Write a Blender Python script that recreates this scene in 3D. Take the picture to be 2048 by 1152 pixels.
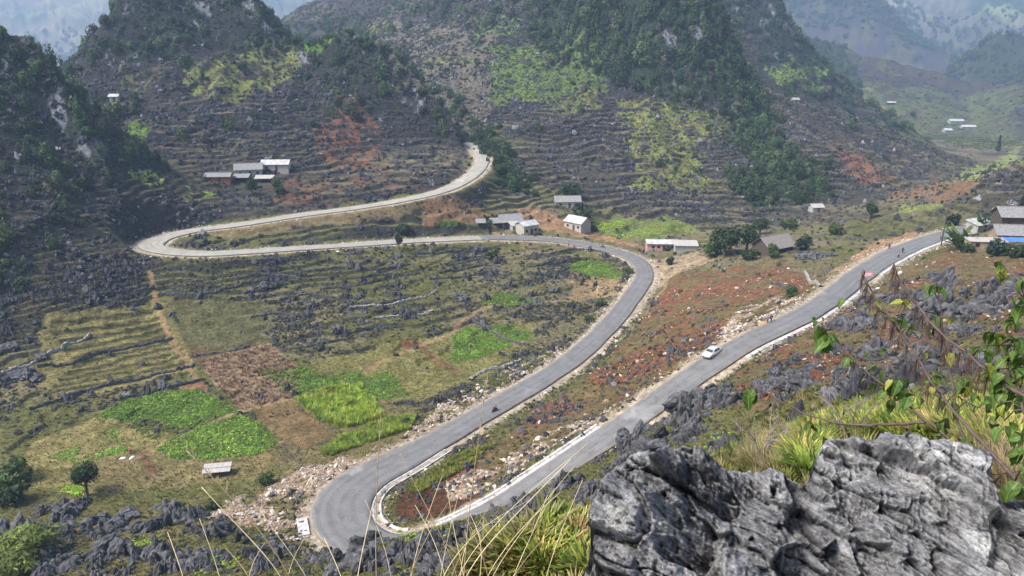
import bpy, bmesh, math, random
import numpy as np
from mathutils import Vector, Matrix, Euler

for _o in list(bpy.data.objects):
    bpy.data.objects.remove(_o)
S = bpy.context.scene
COL = S.collection
R = math.radians

# ------------------------------------------------------------------ camera
CAMZ = 70.0
FPX = 1490.0                      # focal length in photo pixels (2048 wide)
PITCH = R(17.7)
cam_d = bpy.data.cameras.new('camera')
cam_d.sensor_width = 36.0
cam_d.lens = FPX / 2048.0 * 36.0
cam_d.clip_start = 0.05
cam_d.clip_end = 20000.0
cam = bpy.data.objects.new('camera', cam_d)
COL.objects.link(cam)
cam.location = (0, 0, CAMZ)
cam.rotation_euler = (R(90) - PITCH, 0, 0)
S.camera = cam

# ------------------------------------------------------------------ sky, sun, exposure
SUN_EL, SUN_AZ = R(52), R(-112)     # azimuth measured from +Y towards +X
W = bpy.data.worlds.new('World')
S.world = W
W.use_nodes = True
wn = W.node_tree
wn.nodes.clear()
_sky = wn.nodes.new('ShaderNodeTexSky')
_sky.sky_type = 'NISHITA'
_sky.sun_disc = False
_sky.sun_elevation = SUN_EL
_sky.sun_rotation = SUN_AZ
_sky.air_density = 1.0
_sky.dust_density = 3.0
_bg = wn.nodes.new('ShaderNodeBackground')
_bg.inputs['Strength'].default_value = 0.115
_out = wn.nodes.new('ShaderNodeOutputWorld')
wn.links.new(_sky.outputs[0], _bg.inputs['Color'])
wn.links.new(_bg.outputs[0], _out.inputs['Surface'])

sun_d = bpy.data.lights.new('sun', 'SUN')
sun_d.energy = 2.6
sun_d.angle = R(16)
sun_d.color = (1.0, 0.965, 0.92)
sun = bpy.data.objects.new('sun', sun_d)
COL.objects.link(sun)
_sd = Vector((math.sin(SUN_AZ) * math.cos(SUN_EL), math.cos(SUN_AZ) * math.cos(SUN_EL), math.sin(SUN_EL)))
sun.rotation_euler = _sd.to_track_quat('Z', 'Y').to_euler()

S.view_settings.view_transform = 'Standard'
S.view_settings.look = 'None'
S.view_settings.exposure = 1.34
S.view_settings.gamma = 1.0
S.view_settings.use_curve_mapping = False
S.render.engine = 'CYCLES'
S.cycles.use_denoising = True
S.cycles.max_bounces = 6
S.cycles.diffuse_bounces = 3
S.cycles.glossy_bounces = 2
S.cycles.transmission_bounces = 3
S.cycles.transparent_max_bounces = 6
S.cycles.volume_bounces = 1
S.cycles.sample_clamp_indirect = 6

# ------------------------------------------------------------------ helpers
rng = np.random.default_rng(7)
random.seed(7)
SP, CP = math.sin(PITCH), math.cos(PITCH)

def ray(u, v):
    cx = (u - 1024.0) / FPX
    cy = (576.0 - v) / FPX
    return np.array([cx, CP + cy * SP, -SP + cy * CP])

def at_drop(u, v, D):
    """point on the pixel's ray lying D metres below the camera"""
    d = ray(u, v)
    t = -D / d[2]
    return np.array([d[0] * t, d[1] * t, CAMZ - D])

def at_dist(u, v, dist):
    d = ray(u, v)
    t = dist / math.hypot(d[0], d[1])
    return np.array([d[0] * t, d[1] * t, CAMZ + d[2] * t])

def sstep(a, b, x):
    t = np.clip((x - a) / (b - a), 0, 1)
    return t * t * (3 - 2 * t)

def _hash(ix, iy, seed):
    n = (ix * 374761393 + iy * 668265263 + seed * 974711) & 0x7fffffff
    n = ((n ^ (n >> 13)) * 1274126177) & 0x7fffffff
    return ((n ^ (n >> 16)) & 0xffff) / 65535.0

def vnoise(x, y, seed=0):
    ix = np.floor(x).astype(np.int64); iy = np.floor(y).astype(np.int64)
    fx = x - ix; fy = y - iy
    fx = fx * fx * fx * (fx * (fx * 6 - 15) + 10); fy = fy * fy * fy * (fy * (fy * 6 - 15) + 10)
    a = _hash(ix, iy, seed); b = _hash(ix + 1, iy, seed)
    c = _hash(ix, iy + 1, seed); d = _hash(ix + 1, iy + 1, seed)
    return (a + (b - a) * fx) * (1 - fy) + (c + (d - c) * fx) * fy

def fbm(x, y, octv=4, seed=0, gain=0.5):
    s = 0.0; amp = 1.0; tot = 0.0
    for i in range(octv):
        s = s + amp * (vnoise(x + 13.7 * i, y - 7.3 * i, seed + i) * 2 - 1)
        tot += amp; amp *= gain
        x = x * 2.03; y = y * 2.03
    return s / tot

def ridged(x, y, octv=4, seed=0):
    s = 0.0; amp = 1.0; tot = 0.0
    for i in range(octv):
        s = s + amp * (1 - np.abs(vnoise(x + 5.1 * i, y + 9.2 * i, seed + i) * 2 - 1) * 2)
        tot += amp; amp *= 0.5
        x = x * 2.07; y = y * 2.07
    return s / tot

# ------------------------------------------------------------------ road centre lines (pixel u, v, drop below camera)
ROAD_MAIN = [(1960, 452, 51), (1890, 470, 51.5), (1800, 503, 51.5), (1722, 550, 50.5), (1652, 604, 49), (1590, 640, 48.5), (1525, 670, 49), (1455, 708, 50.2),
             (1380, 758, 52), (1300, 815, 54), (1225, 868, 56), (1150, 916, 58), (1080, 963, 60), (1000, 1015, 62), (910, 1066, 64), (820, 1098, 65.4),
             (745, 1095, 66), (690, 1060, 66.4), (680, 1010, 66.7), (716, 965, 67), (800, 922, 67.2), (874, 882, 67.4), (980, 820, 67.7),
             (1090, 756, 68), (1162, 705, 68), (1228, 640, 67.6), (1270, 585, 67), (1289, 552, 66.4), (1278, 525, 65.6), (1240, 506, 64.8), (1166, 489, 64), (1097, 479.5, 63.2), (1000, 476, 62),
             (900, 479, 61), (800, 484, 60.2), (680, 492, 59), (600, 497, 58.2), (500, 504, 57.4), (420, 508, 56.9), (360, 506, 56.5), (312, 499, 56.1), (298, 490, 55.8), (322, 477, 55.4), (390, 461, 54.8),
             (486, 449, 54), (600, 431, 53), (700, 418, 52.2), (800, 402, 51), (880, 384, 49.6), (930, 362, 48), (955, 341, 46.2), (966, 322, 44.6), (960, 306, 43.6), (949, 294, 42.8), (930, 286, 41.8)]
_rp = np.array([at_drop(*p) for p in ROAD_MAIN])

def catmull(P, step):
    P = np.asarray(P, float)
    Q = np.vstack([2 * P[0] - P[1], P, 2 * P[-1] - P[-2]])
    out = []; par = []
    for i in range(1, len(Q) - 2):
        p0, p1, p2, p3 = Q[i - 1], Q[i], Q[i + 1], Q[i + 2]
        n = max(2, int(np.linalg.norm(p2 - p1) / step))
        for k in range(n):
            t = k / n
            out.append(0.5 * ((2 * p1) + (-p0 + p2) * t + (2 * p0 - 5 * p1 + 4 * p2 - p3) * t * t + (-p0 + 3 * p1 - 3 * p2 + p3) * t ** 3))
            par.append(i - 1 + t)
    out.append(P[-1]); par.append(len(P) - 1.0)
    return np.array(out), np.array(par)

def smooth_path(P, it):
    P = P.copy()
    for _ in range(it):
        P[1:-1] = 0.25 * P[:-2] + 0.5 * P[1:-1] + 0.25 * P[2:]
    return P
RC, RPAR = catmull(_rp, 1.0)
RC = smooth_path(RC, 14)
RT = np.gradient(RC, axis=0); RT[:, 2] = 0
RT /= np.linalg.norm(RT, axis=1)[:, None]
RN = np.stack([RT[:, 1], -RT[:, 0], np.zeros(len(RT))], 1)      # to the right of travel
# half width of the carriageway: wider in the hairpins
RHW = np.interp(RPAR, [0, 2, 4, 13, 15.5, 17.5, 19, 21, 38, 40.5, 41.5, 43, 60], [2.4, 3.2, 2.6, 2.25, 3.0, 4.5, 4.2, 2.9, 2.7, 3.4, 4.0, 2.9, 2.6])
_ei = np.arange(len(RHW)); RHW = RHW + 0.12 * np.sin(_ei * .37) * np.sin(_ei * .113 + 1)

# ------------------------------------------------------------------ terrain base: scattered heights
CTRL_UVD = [
    # fields in the valley left of the lower road
    (400, 820, 69.5), (520, 880, 69), (100, 980, 69), (250, 900, 69.5), (600, 930, 68.5), (620, 800, 70), (800, 790, 70), (930, 700, 69.8),
    (200, 760, 69), (60, 800, 68.5), (350, 720, 68.2), (150, 660, 66.5), (330, 620, 65.5), (500, 650, 66.5), (500, 570, 62), (650, 560, 63), (700, 640, 66.5),
    (850, 600, 66), (900, 540, 64.5), (1050, 560, 66), (1050, 640, 69), (1200, 540, 67), (1150, 600, 68.6), (700, 525, 60.3), (500, 530, 59.3), (330, 540, 59),
    (1000, 520, 64.5), (0, 700, 67), (0, 620, 62), (120, 590, 60.5), (-200, 800, 66), (-200, 1000, 67), (0, 900, 68.5), (0, 1040, 68),
    # lower left rocks and bottom
    (150, 1060, 67), (300, 1000, 69), (420, 1010, 69), (550, 1000, 68.2), (400, 1080, 65.5), (250, 1120, 64), (560, 1112, 62), (700, 1112, 57), (640, 1098, 61.5), (60, 1130, 64), (450, 1150, 62), (-200, 1130, 64),
    (650, 1150, 54), (760, 1086, 55.5), (860, 1060, 53.5), (960, 1034, 52.5), (1040, 1004, 52), (1110, 966, 51.5), (1190, 925, 51), (900, 1120, 49), (1000, 1090, 48), (1100, 1030, 48.5), (1150, 990, 48.5), (1000, 1150, 44), (820, 1150, 49),
    # between the two roads
    (1000, 930, 65.2), (880, 1000, 65.8), (1150, 830, 64.5), (1250, 760, 63), (1300, 700, 61.5), (1400, 640, 58), (1350, 560, 62.5), (1450, 560, 59), (1550, 560, 55.5), (1600, 520, 56),
    (1450, 500, 61), (1700, 480, 56), (1380, 520, 64.5), (1550, 490, 60), (1800, 465, 56), (1900, 430, 60),
    # right-hand slope, from the upper road up towards the camera
    (1250, 893, 50.5), (1300, 870, 48.5), (1400, 820, 45), (1350, 950, 40), (1500, 780, 42), (1600, 720, 42.5), (1700, 660, 42), (1750, 600, 44.5), (1850, 560, 45), (1950, 500, 47.5), (2030, 490, 47),
    (1850, 650, 37), (2000, 600, 39), (2100, 560, 41), (1700, 750, 35), (1850, 750, 29), (2040, 700, 28), (1550, 850, 29), (1400, 900, 34), (2250, 600, 34), (2250, 480, 40),
    (1500, 930, 5.0), (1620, 900, 4.6), (1750, 850, 5.6), (1850, 822, 6.6), (1950, 825, 6.2), (2040, 830, 5.6), (1600, 842, 7.0), (1680, 812, 8.4), (1520, 880, 7.0), (1700, 790, 14), (1850, 790, 13), (2000, 780, 13), (1500, 845, 18), (1560, 815, 16), (1090, 1105, 5.0), (1150, 1070, 5.2), (1040, 1140, 5.2), (1160, 1130, 4.6), (1130, 1040, 8.5), (2048, 960, 2.9),
    # floor beyond the road
    (1300, 500, 66.5), (1200, 470, 65), (1100, 455, 62.5), (1000, 450, 60.5), (900, 450, 57.8), (1000, 400, 55), (1100, 400, 57.5), (1400, 470, 68), (1500, 450, 68), (1700, 430, 69),
    (1850, 400, 71), (1950, 350, 74), (2020, 310, 76), (2100, 290, 78), (600, 465, 56), (750, 448, 55.5), (450, 478, 56.2),
]
CTRL = [at_drop(*p) for p in CTRL_UVD]
CTRL += [np.array(p, float) for p in [
    (0, 0, CAMZ - 1.75), (0, -6, CAMZ - 1.2), (0, -30, CAMZ + 6), (-30, -20, CAMZ), (30, -20, CAMZ + 6), (-60, -40, CAMZ - 4), (60, -40, CAMZ + 10),
    (-1.2, 4.5, CAMZ - 5.2), (-2.5, 4, CAMZ - 5.2), (0.2, 2.5, CAMZ - 3.1), (-1.2, 2.2, CAMZ - 3.0), (-6, 3, CAMZ - 5), (-0.6, 8, CAMZ - 8.9), (-4, 8, CAMZ - 9.5), (0, 16, CAMZ - 16), (-8, 16, CAMZ - 19), (0, 30, CAMZ - 30), (-15, 30, CAMZ - 34), (-3, 44, CAMZ - 40), (-20, 50, CAMZ - 48),
    (1.5, 3, CAMZ - 2.7), (3.5, 2.5, CAMZ - 2.4), (6, 4, CAMZ - 2.6), (12, 10, CAMZ - 4.5), (20, 14, CAMZ - 4), (20, 26, CAMZ - 13), (11, 26, CAMZ - 17), (30, 34, CAMZ - 14), (24, 44, CAMZ - 22),
    (-40, 10, CAMZ - 22), (-60, 40, CAMZ - 54), (-90, 0, CAMZ - 50), (-120, 60, CAMZ - 66), (60, 30, CAMZ - 4), (90, 60, CAMZ - 10), (140, 120, CAMZ - 22), (170, 60, CAMZ + 10), (220, 160, CAMZ - 20)]]
CTRL += [at_dist(*p) for p in [(2300, 300, 500), (2400, 380, 300), (2500, 450, 220)]]
CTRL += list(_rp[::1])
# far ground: outside the valley
for az in range(-60, 61, 10):
    for d, z in ((1500, -10), (3000, -30), (8000, 0)):
        CTRL.append(np.array([d * math.sin(R(az)), d * math.cos(R(az)), float(z)]))
for az, d, z in [(-20, 520, 16), (-10, 620, 10), (-50, 400, 20), (-40, 700, 5), (-30, 800, 5), (0, 800, 0), (20, 700, -6), (33, 700, -10), (36, 900, -16), (45, 600, 0), (55, 400, 30)]:
    CTRL.append(np.array([d * math.sin(R(az)), d * math.cos(R(az)), float(z)]))
CTRL = np.array(CTRL)

def _phi(r2):
    return np.sqrt(r2 + 16.0)
_n = len(CTRL)
_A = _phi(((CTRL[:, None, :2] - CTRL[None, :, :2]) ** 2).sum(-1))
_P = np.c_[np.ones(_n), CTRL[:, :2] / 100.0]
_M = np.zeros((_n + 3, _n + 3))
_M[:_n, :_n] = _A - np.eye(_n) * 0.4
_M[:_n, _n:] = _P; _M[_n:, :_n] = _P.T
_w = np.linalg.solve(_M, np.r_[CTRL[:, 2], 0, 0, 0])

def base_h(x, y):
    sh = x.shape
    x = x.ravel(); y = y.ravel()
    out = np.empty(len(x))
    for i in range(0, len(x), 40000):
        xs, ys = x[i:i + 40000, None], y[i:i + 40000, None]
        r2 = (xs - CTRL[None, :, 0]) ** 2 + (ys - CTRL[None, :, 1]) ** 2
        out[i:i + 40000] = _phi(r2) @ _w[:_n] + _w[_n] + _w[_n + 1] * x[i:i + 40000] / 100 + _w[_n + 2] * y[i:i + 40000] / 100
    return out.reshape(sh)

# ------------------------------------------------------------------ hills: crest lines (u, v, horizontal distance) with a karst profile
# (name, crest, A steep drop, L steep length, slope below, ruggedness)
HILLS = [
    ('karst_hill', [(90, 175, 400), (140, 150, 402), (215, 60, 404), (260, -20, 412), (330, -70, 425), (430, -70, 425), (505, -10, 412), (545, 60, 402), (600, 88, 392), (650, 68, 388), (690, 58, 382), (760, 96, 374), (830, 160, 364), (890, 225, 352), (945, 280, 340), (985, 312, 335)], 34, 30, 0.42, 5.0),
    ('karst_hill', [(-420, -60, 300), (-250, -50, 300), (-120, -20, 300), (0, 48, 296), (60, 90, 292), (100, 140, 286), (150, 225, 276), (200, 330, 262), (240, 430, 250)], 26, 22, 0.62, 4.0),
    ('karst_hill', [(1120, -110, 500), (1200, -190, 490), (1320, -205, 475), (1392, -185, 468)], 135, 38, 0.22, 6.0),
    ('terraced_hill', [(820, -20, 720), (900, -60, 680), (1000, -60, 610), (1100, -60, 560)], 30, 40, 0.33, 4.0),
    ('karst_hill', [(1340, -150, 760), (1460, -120, 750), (1530, -75, 740)], 62, 34, 0.60, 6.0),
    ('terraced_hill', [(430, 130, 860), (540, 60, 850), (620, 5, 850), (700, -40, 860), (820, -110, 870), (940, -160, 890)], 20, 60, 0.44, 6.0),
    ('terraced_hill', [(1560, 60, 1250), (1700, 100, 1220), (1800, 128, 1200), (1880, 150, 1180), (1960, 165, 1150), (2100, 150, 1120), (2300, 140, 1100)], 12, 60, 0.27, 7.0),
    ('karst_hill', [(1500, -120, 2050), (1700, -100, 2000), (1745, -60, 1980)], 150, 75, 0.40, 14.0),
    ('karst_hill', [(1945, 110, 1560), (1985, 66, 1550), (2035, 66, 1540), (2110, 90, 1520), (2200, 60, 1520)], 85, 65, 0.38, 10.0),
    ('terraced_hill', [(2020, 398, 300), (2065, 352, 300), (2150, 290, 310), (2350, 220, 320)], 6, 20, 0.40, 2.0),
    ('far_mountain', [(-700, -110, 3500), (-200, -90, 3500), (80, -80, 3550), (300, -110, 3600), (600, -120, 3700), (1000, -120, 3800)], 60, 200, 0.30, 55.0),
    ('far_mountain', [(1000, -120, 3400), (1500, -120, 3300), (1800, -100, 3200), (2048, -90, 3100), (2500, -120, 3100)], 60, 200, 0.30, 55.0),
]

def hill_h(x, y, hill):
    name, crest, A, L, slope, rug = hill
    P, _ = catmull([at_dist(*c) for c in crest], 3.0 if crest[0][2] < 1500 else (8.0 if crest[0][2] < 3000 else 40.0))
    sh = x.shape
    x = x.ravel(); y = y.ravel()
    out = np.full(len(x), -1e3)
    c = P[:, :2].mean(0)
    reach = np.max(np.linalg.norm(P[:, :2] - c, axis=1)) + (P[:, 2].max() + 30) / slope
    sel = np.where((x - c[0]) ** 2 + (y - c[1]) ** 2 < reach ** 2)[0]
    for i in range(0, len(sel), 40000):
        s = sel[i:i + 40000]
        d = np.sqrt((x[s, None] - P[None, :, 0]) ** 2 + (y[s, None] - P[None, :, 1]) ** 2)
        z = P[None, :, 2] - A * (1 - np.exp(-d / L)) - slope * d
        out[s] = z.max(1)
    return out.reshape(sh)

# polar grid about the view point: same density in the near and the far
azs = np.radians(np.concatenate([np.linspace(-66, -40, 44, endpoint=False), np.linspace(-40, 40, 690), np.linspace(40, 66, 45)[1:]]))
NAZ = len(azs)
def _seg(a, b, n):
    return np.exp(np.linspace(math.log(a), math.log(b), n, endpoint=False))
rs = np.concatenate([_seg(0.8, 12, 60), _seg(12, 60, 110), np.linspace(60, 170, 230, endpoint=False), np.linspace(170, 420, 400, endpoint=False), _seg(420, 1150, 210), _seg(1150, 5200, 150), [5200.0]])
NR = len(rs)
GA, GR = np.meshgrid(azs, rs)                # rows = distance
GX = GR * np.sin(GA); GY = GR * np.cos(GA)

def coarse(fn):
    """smooth fields: every third column, then interpolated across"""
    cs = np.unique(np.r_[np.arange(0, NAZ, 3), NAZ - 1])
    g = fn(GX[:, cs], GY[:, cs])
    i = np.clip(np.searchsorted(cs, np.arange(NAZ), side='right') - 1, 0, len(cs) - 2)
    f = (np.arange(NAZ) - cs[i]) / (cs[i + 1] - cs[i])
    return g[:, i] * (1 - f) + g[:, i + 1] * f
GB = coarse(base_h)
lay = [GB]
for h in HILLS:
    lay.append(coarse(lambda x, y: hill_h(x, y, h)))
OWN = np.argmax(np.array(lay), 0)
K = 3.0
mx = np.max(lay, 0)
GZ = mx + K * np.log(sum(np.exp(np.clip((l - mx) / K, -40, 0)) for l in lay))
hillness = sstep(-2, 14, mx - GB)
rug = np.zeros_like(GZ)
for i, h in enumerate(HILLS):
    rug = np.where(OWN == i + 1, h[5], rug)
# ---- rugged relief
_sc = np.where(GR > 2500, 9.0, np.where(GR > 1400, 4.0, np.where(GR > 800, 1.8, 1.0)))
n1 = ridged(GX / (28 * _sc), GY / (28 * _sc), 5, 3)
n2 = fbm(GX / 9, GY / 9, 4, 11)
GZ = GZ + hillness * rug * (0.75 * n1 + 0.25 * n2)
near = sstep(25, 110, GR)
GZ = GZ + (1 - hillness) * (0.55 * near * fbm(GX / 14, GY / 14, 4, 21) + 0.10 * fbm(GX / 2.5, GY / 2.5, 3, 31) * sstep(2, 20, GR))

# ---- road distance field
RDIST = np.full(GX.shape, 99.0); RIDX = np.zeros(GX.shape, int)
_sel = np.where((GR > 70) & (GR < 420))
_x, _y = GX[_sel], GY[_sel]
_d = np.empty(len(_x)); _ix = np.empty(len(_x), int)
_RCx, _RCy = RC[:, 0].astype(np.float32), RC[:, 1].astype(np.float32)
for i in range(0, len(_x), 20000):
    d2 = (_x[i:i + 20000, None].astype(np.float32) - _RCx) ** 2 + (_y[i:i + 20000, None].astype(np.float32) - _RCy) ** 2
    j = d2.argmin(1)
    _ix[i:i + 20000] = j
    _d[i:i + 20000] = np.sqrt(d2[np.arange(len(j)), j])
RDIST[_sel] = _d; RIDX[_sel] = _ix
_rz = RC[RIDX, 2]
_hw = RHW[RIDX]
_t = sstep(_hw + 1.6, _hw + 7.5, RDIST)
_bed = _rz - 0.10 - 0.10 * sstep(_hw + 0.2, _hw - 0.6, RDIST)
# grassy ledge left of the foreground boulder
_lc = at_drop(1112, 1098, 4.9)
_lq = ((GX - _lc[0]) / .95) ** 2 + ((GY - _lc[1]) / .8) ** 2
GZ = np.where(_lq < 9, np.maximum(GZ, _lc[2] - .55 * np.maximum(_lq - .3, 0) + .05 * fbm(GX * 3, GY * 3, 2, 5)), GZ)
GZ0 = GZ.copy()

# ---- terraces on the farmed slopes
def terrace(z, x, y, step, sharp=0.6):
    s = z / step + 1.3 * fbm(x / 20, y / 20, 4, 5)
    k = np.floor(s); f = s - k
    f2 = sstep(sharp, 1.0, f)
    return z + step * (f2 - f)
_tmask = hillness * sstep(CAMZ - 4, CAMZ - 18, GZ) * (GR < 900)
_tmask = np.maximum(_tmask, 1.0 * (1 - hillness) * sstep(135, 160, GR) * (GR < 700) * np.where(GX > 25, sstep(225, 250, GR), 1.0))
_step = 1.25 + 0.5 * (fbm(GX / 40, GY / 40, 2, 8) > 0) + 0.5 * (fbm(GX / 55 + 5, GY / 55, 2, 9) > 0.1)
_step = np.where((hillness < .3) & (GR < 250), 0.85, _step)
_tmask = np.clip(_tmask * (.65 + .6 * sstep(-.35, .25, fbm(GX / 17, GY / 17, 3, 88))), 0, 1.1)
GZ = GZ + _tmask * 0.85 * (terrace(GZ, GX, GY, _step, np.where((hillness < .3) & (GR < 250), .88, .62)) - GZ)
GZ = _bed * (1 - _t) + GZ * _t

# ---- lookups on the finished ground
_rlog = rs
def grid_rc(x, y):
    r = np.hypot(x, y); a = np.arctan2(x, y)
    fr = np.interp(r, rs, np.arange(NR))
    fc = np.clip(np.interp(a, azs, np.arange(NAZ)), 0, NAZ - 1.001)
    fr = np.clip(fr, 0, NR - 1.001)
    return fr, fc
def gsample(G, x, y):
    x = np.asarray(x, float); y = np.asarray(y, float)
    fr, fc = grid_rc(x, y)
    i = fr.astype(int); j = fc.astype(int); a = fr - i; b = fc - j
    return (G[i, j] * (1 - a) * (1 - b) + G[i + 1, j] * a * (1 - b) + G[i, j + 1] * (1 - a) * b + G[i + 1, j + 1] * a * b)
def ground(x, y):
    return gsample(GZ, x, y)
_rs_f = np.exp(np.linspace(math.log(1.5), math.log(6500), 5000))
def hit(u, v, rmin=1.5):
    """where the ray through a photo pixel meets the ground"""
    d = ray(u, v)
    hl = math.hypot(d[0], d[1])
    r = _rs_f[_rs_f >= rmin]
    x = d[0] / hl * r; y = d[1] / hl * r
    zr = CAMZ + d[2] / hl * r
    below = zr < ground(x, y)
    k = int(np.argmax(below)) if below.any() else len(r) - 1
    return np.array([x[k], y[k], float(ground(x[k], y[k]))])
def inpoly(px, py, poly):
    poly = np.asarray(poly, float)
    res = np.zeros(np.shape(px), bool)
    j = len(poly) - 1
    for i in range(len(poly)):
        xi, yi = poly[i, 0], poly[i, 1]; xj, yj = poly[j, 0], poly[j, 1]
        c = ((yi > py) != (yj > py)) & (px < (xj - xi) * (py - yi) / ((yj - yi) if yj != yi else 1e-9) + xi)
        res ^= c
        j = i
    return res
def land_poly(uv, rmin=20):
    """a patch of land: outline read from the photo, laid on the ground"""
    return np.array([hit(u, v, rmin)[:2] for u, v in uv])

# ---- narrow stepped strips on the left of the fields
_sp = land_poly([(95, 640), (300, 602), (352, 690), (390, 735), (200, 772), (90, 790), (150, 720)], 60)
_e0, _e1 = hit(150, 722, 60), hit(345, 680, 60)
_dv = (_e1 - _e0)[:2]; _dv /= np.linalg.norm(_dv)
_m = inpoly(GX + .8 * fbm(GX / 3, GY / 3, 2, 77), GY, _sp) * 1.0
_q = (-(GX - _e0[0]) * _dv[1] + (GY - _e0[1]) * _dv[0]) / 3.5 + .18 * fbm(GX / 12, GY / 12, 2, 78)
_f = _q - np.floor(_q)
STRIP = _m * (sstep(.70, .82, _f) * (1 - sstep(.93, 1.0, _f)))
GZ = GZ + _m * .95 * (sstep(.74, .98, _f) - _f)
# stony terraced ground at the feet of the hills
STONY = np.zeros(GX.shape)
for _uv in ([(245, 478), (150, 300), (560, 200), (900, 225), (945, 290), (915, 362), (860, 382), (700, 408), (560, 428), (390, 452), (300, 470)],
            [(985, 300), (1200, 230), (1700, 330), (1900, 392), (1760, 432), (1600, 448), (1400, 452), (1240, 432), (1180, 400), (1080, 372), (1010, 340)],
            [(0, 470), (220, 470), (300, 520), (290, 560), (60, 590), (0, 610)], [(1950, 440), (1990, 400), (2048, 360), (2048, 440)], [(1880, 300), (1960, 350), (1800, 395), (1700, 330), (1800, 250)]):
    STONY = np.maximum(STONY, inpoly(GX + 5 * fbm(GX / 12, GY / 12, 3, 79), GY + 5 * fbm(GX / 12 + 7, GY / 12, 3, 80), land_poly(_uv, 120)) * 1.0)
# ------------------------------------------------------------------ slope and land cover
_dzr = np.gradient(GZ0, axis=0) / np.gradient(GR, axis=0)
_dza = np.gradient(GZ0, axis=1) / (GR * np.gradient(azs)[None, :])
SLOPE = np.hypot(_dzr, _dza)

C_OLIVE = np.array([0.105, 0.103, 0.034]); C_TAN = np.array([0.20, 0.145, 0.072]); C_RED = np.array([0.135, 0.056, 0.029]); C_DARK = np.array([0.032, 0.032, 0.033])
C_BROWN = np.array([0.058, 0.047, 0.038]); C_GREEN = np.array([0.085, 0.155, 0.022]); C_YGREEN = np.array([0.125, 0.135, 0.04]); C_FOREST = np.array([0.022, 0.034, 0.016])
C_GRAVEL = np.array([0.40, 0.33, 0.245]); C_PALE = np.array([0.115, 0.10, 0.07]); C_ROCK = np.array([0.10, 0.10, 0.105])

NA = fbm(GX / 30, GY / 30, 4, 41); NB_ = fbm(GX / 7, GY / 7, 4, 51); NC = fbm(GX / 2.2, GY / 2.2, 3, 61)
def mix(C, col, m):
    m = np.clip(m, 0, 1)[..., None]
    return C * (1 - m) + np.asarray(col) * m
CLR = np.zeros(GX.shape + (3,)) + C_OLIVE
CLR = mix(CLR, C_TAN, sstep(0.05, 0.5, NA + 0.5 * NB_) * 0.55)
CLR = mix(CLR, C_DARK, sstep(0.1, 0.5, NB_ + 0.5 * NC) * 0.6)
# hills
_hc = np.zeros_like(CLR) + C_BROWN
_hc = mix(_hc, C_DARK, sstep(-0.35, 0.25, NB_ + 0.4 * NC))
_hc = mix(_hc, C_OLIVE, sstep(0.1, 0.5, NA) * 0.5)
_hc = mix(_hc, C_FOREST, sstep(0.75, 1.2, SLOPE + 0.25 * NB_) * (GR > 150))
_hl_ = np.maximum(np.maximum(hillness, .85 * STONY), .85 * sstep(420, 480, GR))
CLR = CLR * (1 - _hl_[..., None]) + _hc * _hl_[..., None]
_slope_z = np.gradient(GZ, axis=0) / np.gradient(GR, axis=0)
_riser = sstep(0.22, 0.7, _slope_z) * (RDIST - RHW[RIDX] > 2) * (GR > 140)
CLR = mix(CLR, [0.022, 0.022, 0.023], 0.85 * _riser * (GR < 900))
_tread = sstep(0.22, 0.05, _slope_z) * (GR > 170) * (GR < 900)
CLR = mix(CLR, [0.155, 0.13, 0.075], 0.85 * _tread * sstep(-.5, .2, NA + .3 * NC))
MASK = {k: np.zeros(GX.shape) for k in ('forest', 'field', 'green', 'red', 'bare')}
MASK['forest'] = sstep(0.7, 1.1, SLOPE + 0.25 * NB_) * hillness * (GR > 180)
MASK['forest'] *= np.where((OWN == 1) | (OWN == 2), .35 + .65 * sstep(-.1, .35, NB_ + .5 * NA), 1.0)

def zone(uv, col, amt=1.0, rough=3.0, mask=None, patch=None, rmin=30):
    poly = land_poly(uv, rmin)
    x0, y0 = poly.min(0) - 25; x1, y1 = poly.max(0) + 25
    sel = (GX > x0) & (GX < x1) & (GY > y0) & (GY < y1)
    px = GX[sel] + rough * NB_[sel] * 2.2 + rough * 0.5 * NC[sel]; py = GY[sel] + rough * 2.2 * NA[sel] + rough * 0.8 * NC[sel]
    ins = inpoly(px, py, poly).astype(float)
    if patch:
        ins *= sstep(patch[0], patch[1], NB_[sel] + 0.6 * NC[sel])
    CLR[sel] = mix(CLR[sel], np.asarray(col) * (1 + 0.25 * NC[sel][..., None]), ins * amt)
    if mask:
        MASK[mask][sel] = np.maximum(MASK[mask][sel], ins)
    return poly
# forests on the hills
for uv in ([(240, -40), (520, -40), (560, 70), (600, 95), (540, 105), (420, 135), (300, 150), (180, 130), (200, 60)],
           [(600, 60), (700, 40), (830, 140), (900, 230), (850, 200), (770, 190), (720, 150), (640, 130)],
           [(1040, -60), (1440, -60), (1540, 220), (1600, 330), (1520, 330), (1440, 210), (1330, 190), (1240, 180), (1210, 90), (1080, 60)],
           [(0, 40), (100, 140), (180, 200), (245, 230), (200, 330), (120, 480), (0, 560)],
           [(1500, -40), (1600, 0), (1720, 160), (1640, 130), (1560, 60)], [(1700, -40), (1800, 0), (1895, 110), (1820, 90), (1740, 30)], [(1900, 120), (1990, 55), (2048, 60), (2048, 170), (1940, 150)],
           [(1450, 330), (1640, 320), (1680, 400), (1500, 420)], [(880, 180), (980, 270), (1060, 380), (1000, 370), (960, 300)], [(0, 230), (130, 250), (160, 460), (60, 560), (0, 560)]):
    _lft = uv[0][0] < 700
    zone(uv, C_FOREST, 0.6 if _lft else 0.85, 5, 'forest', (-.25, .3) if _lft else None)
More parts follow.
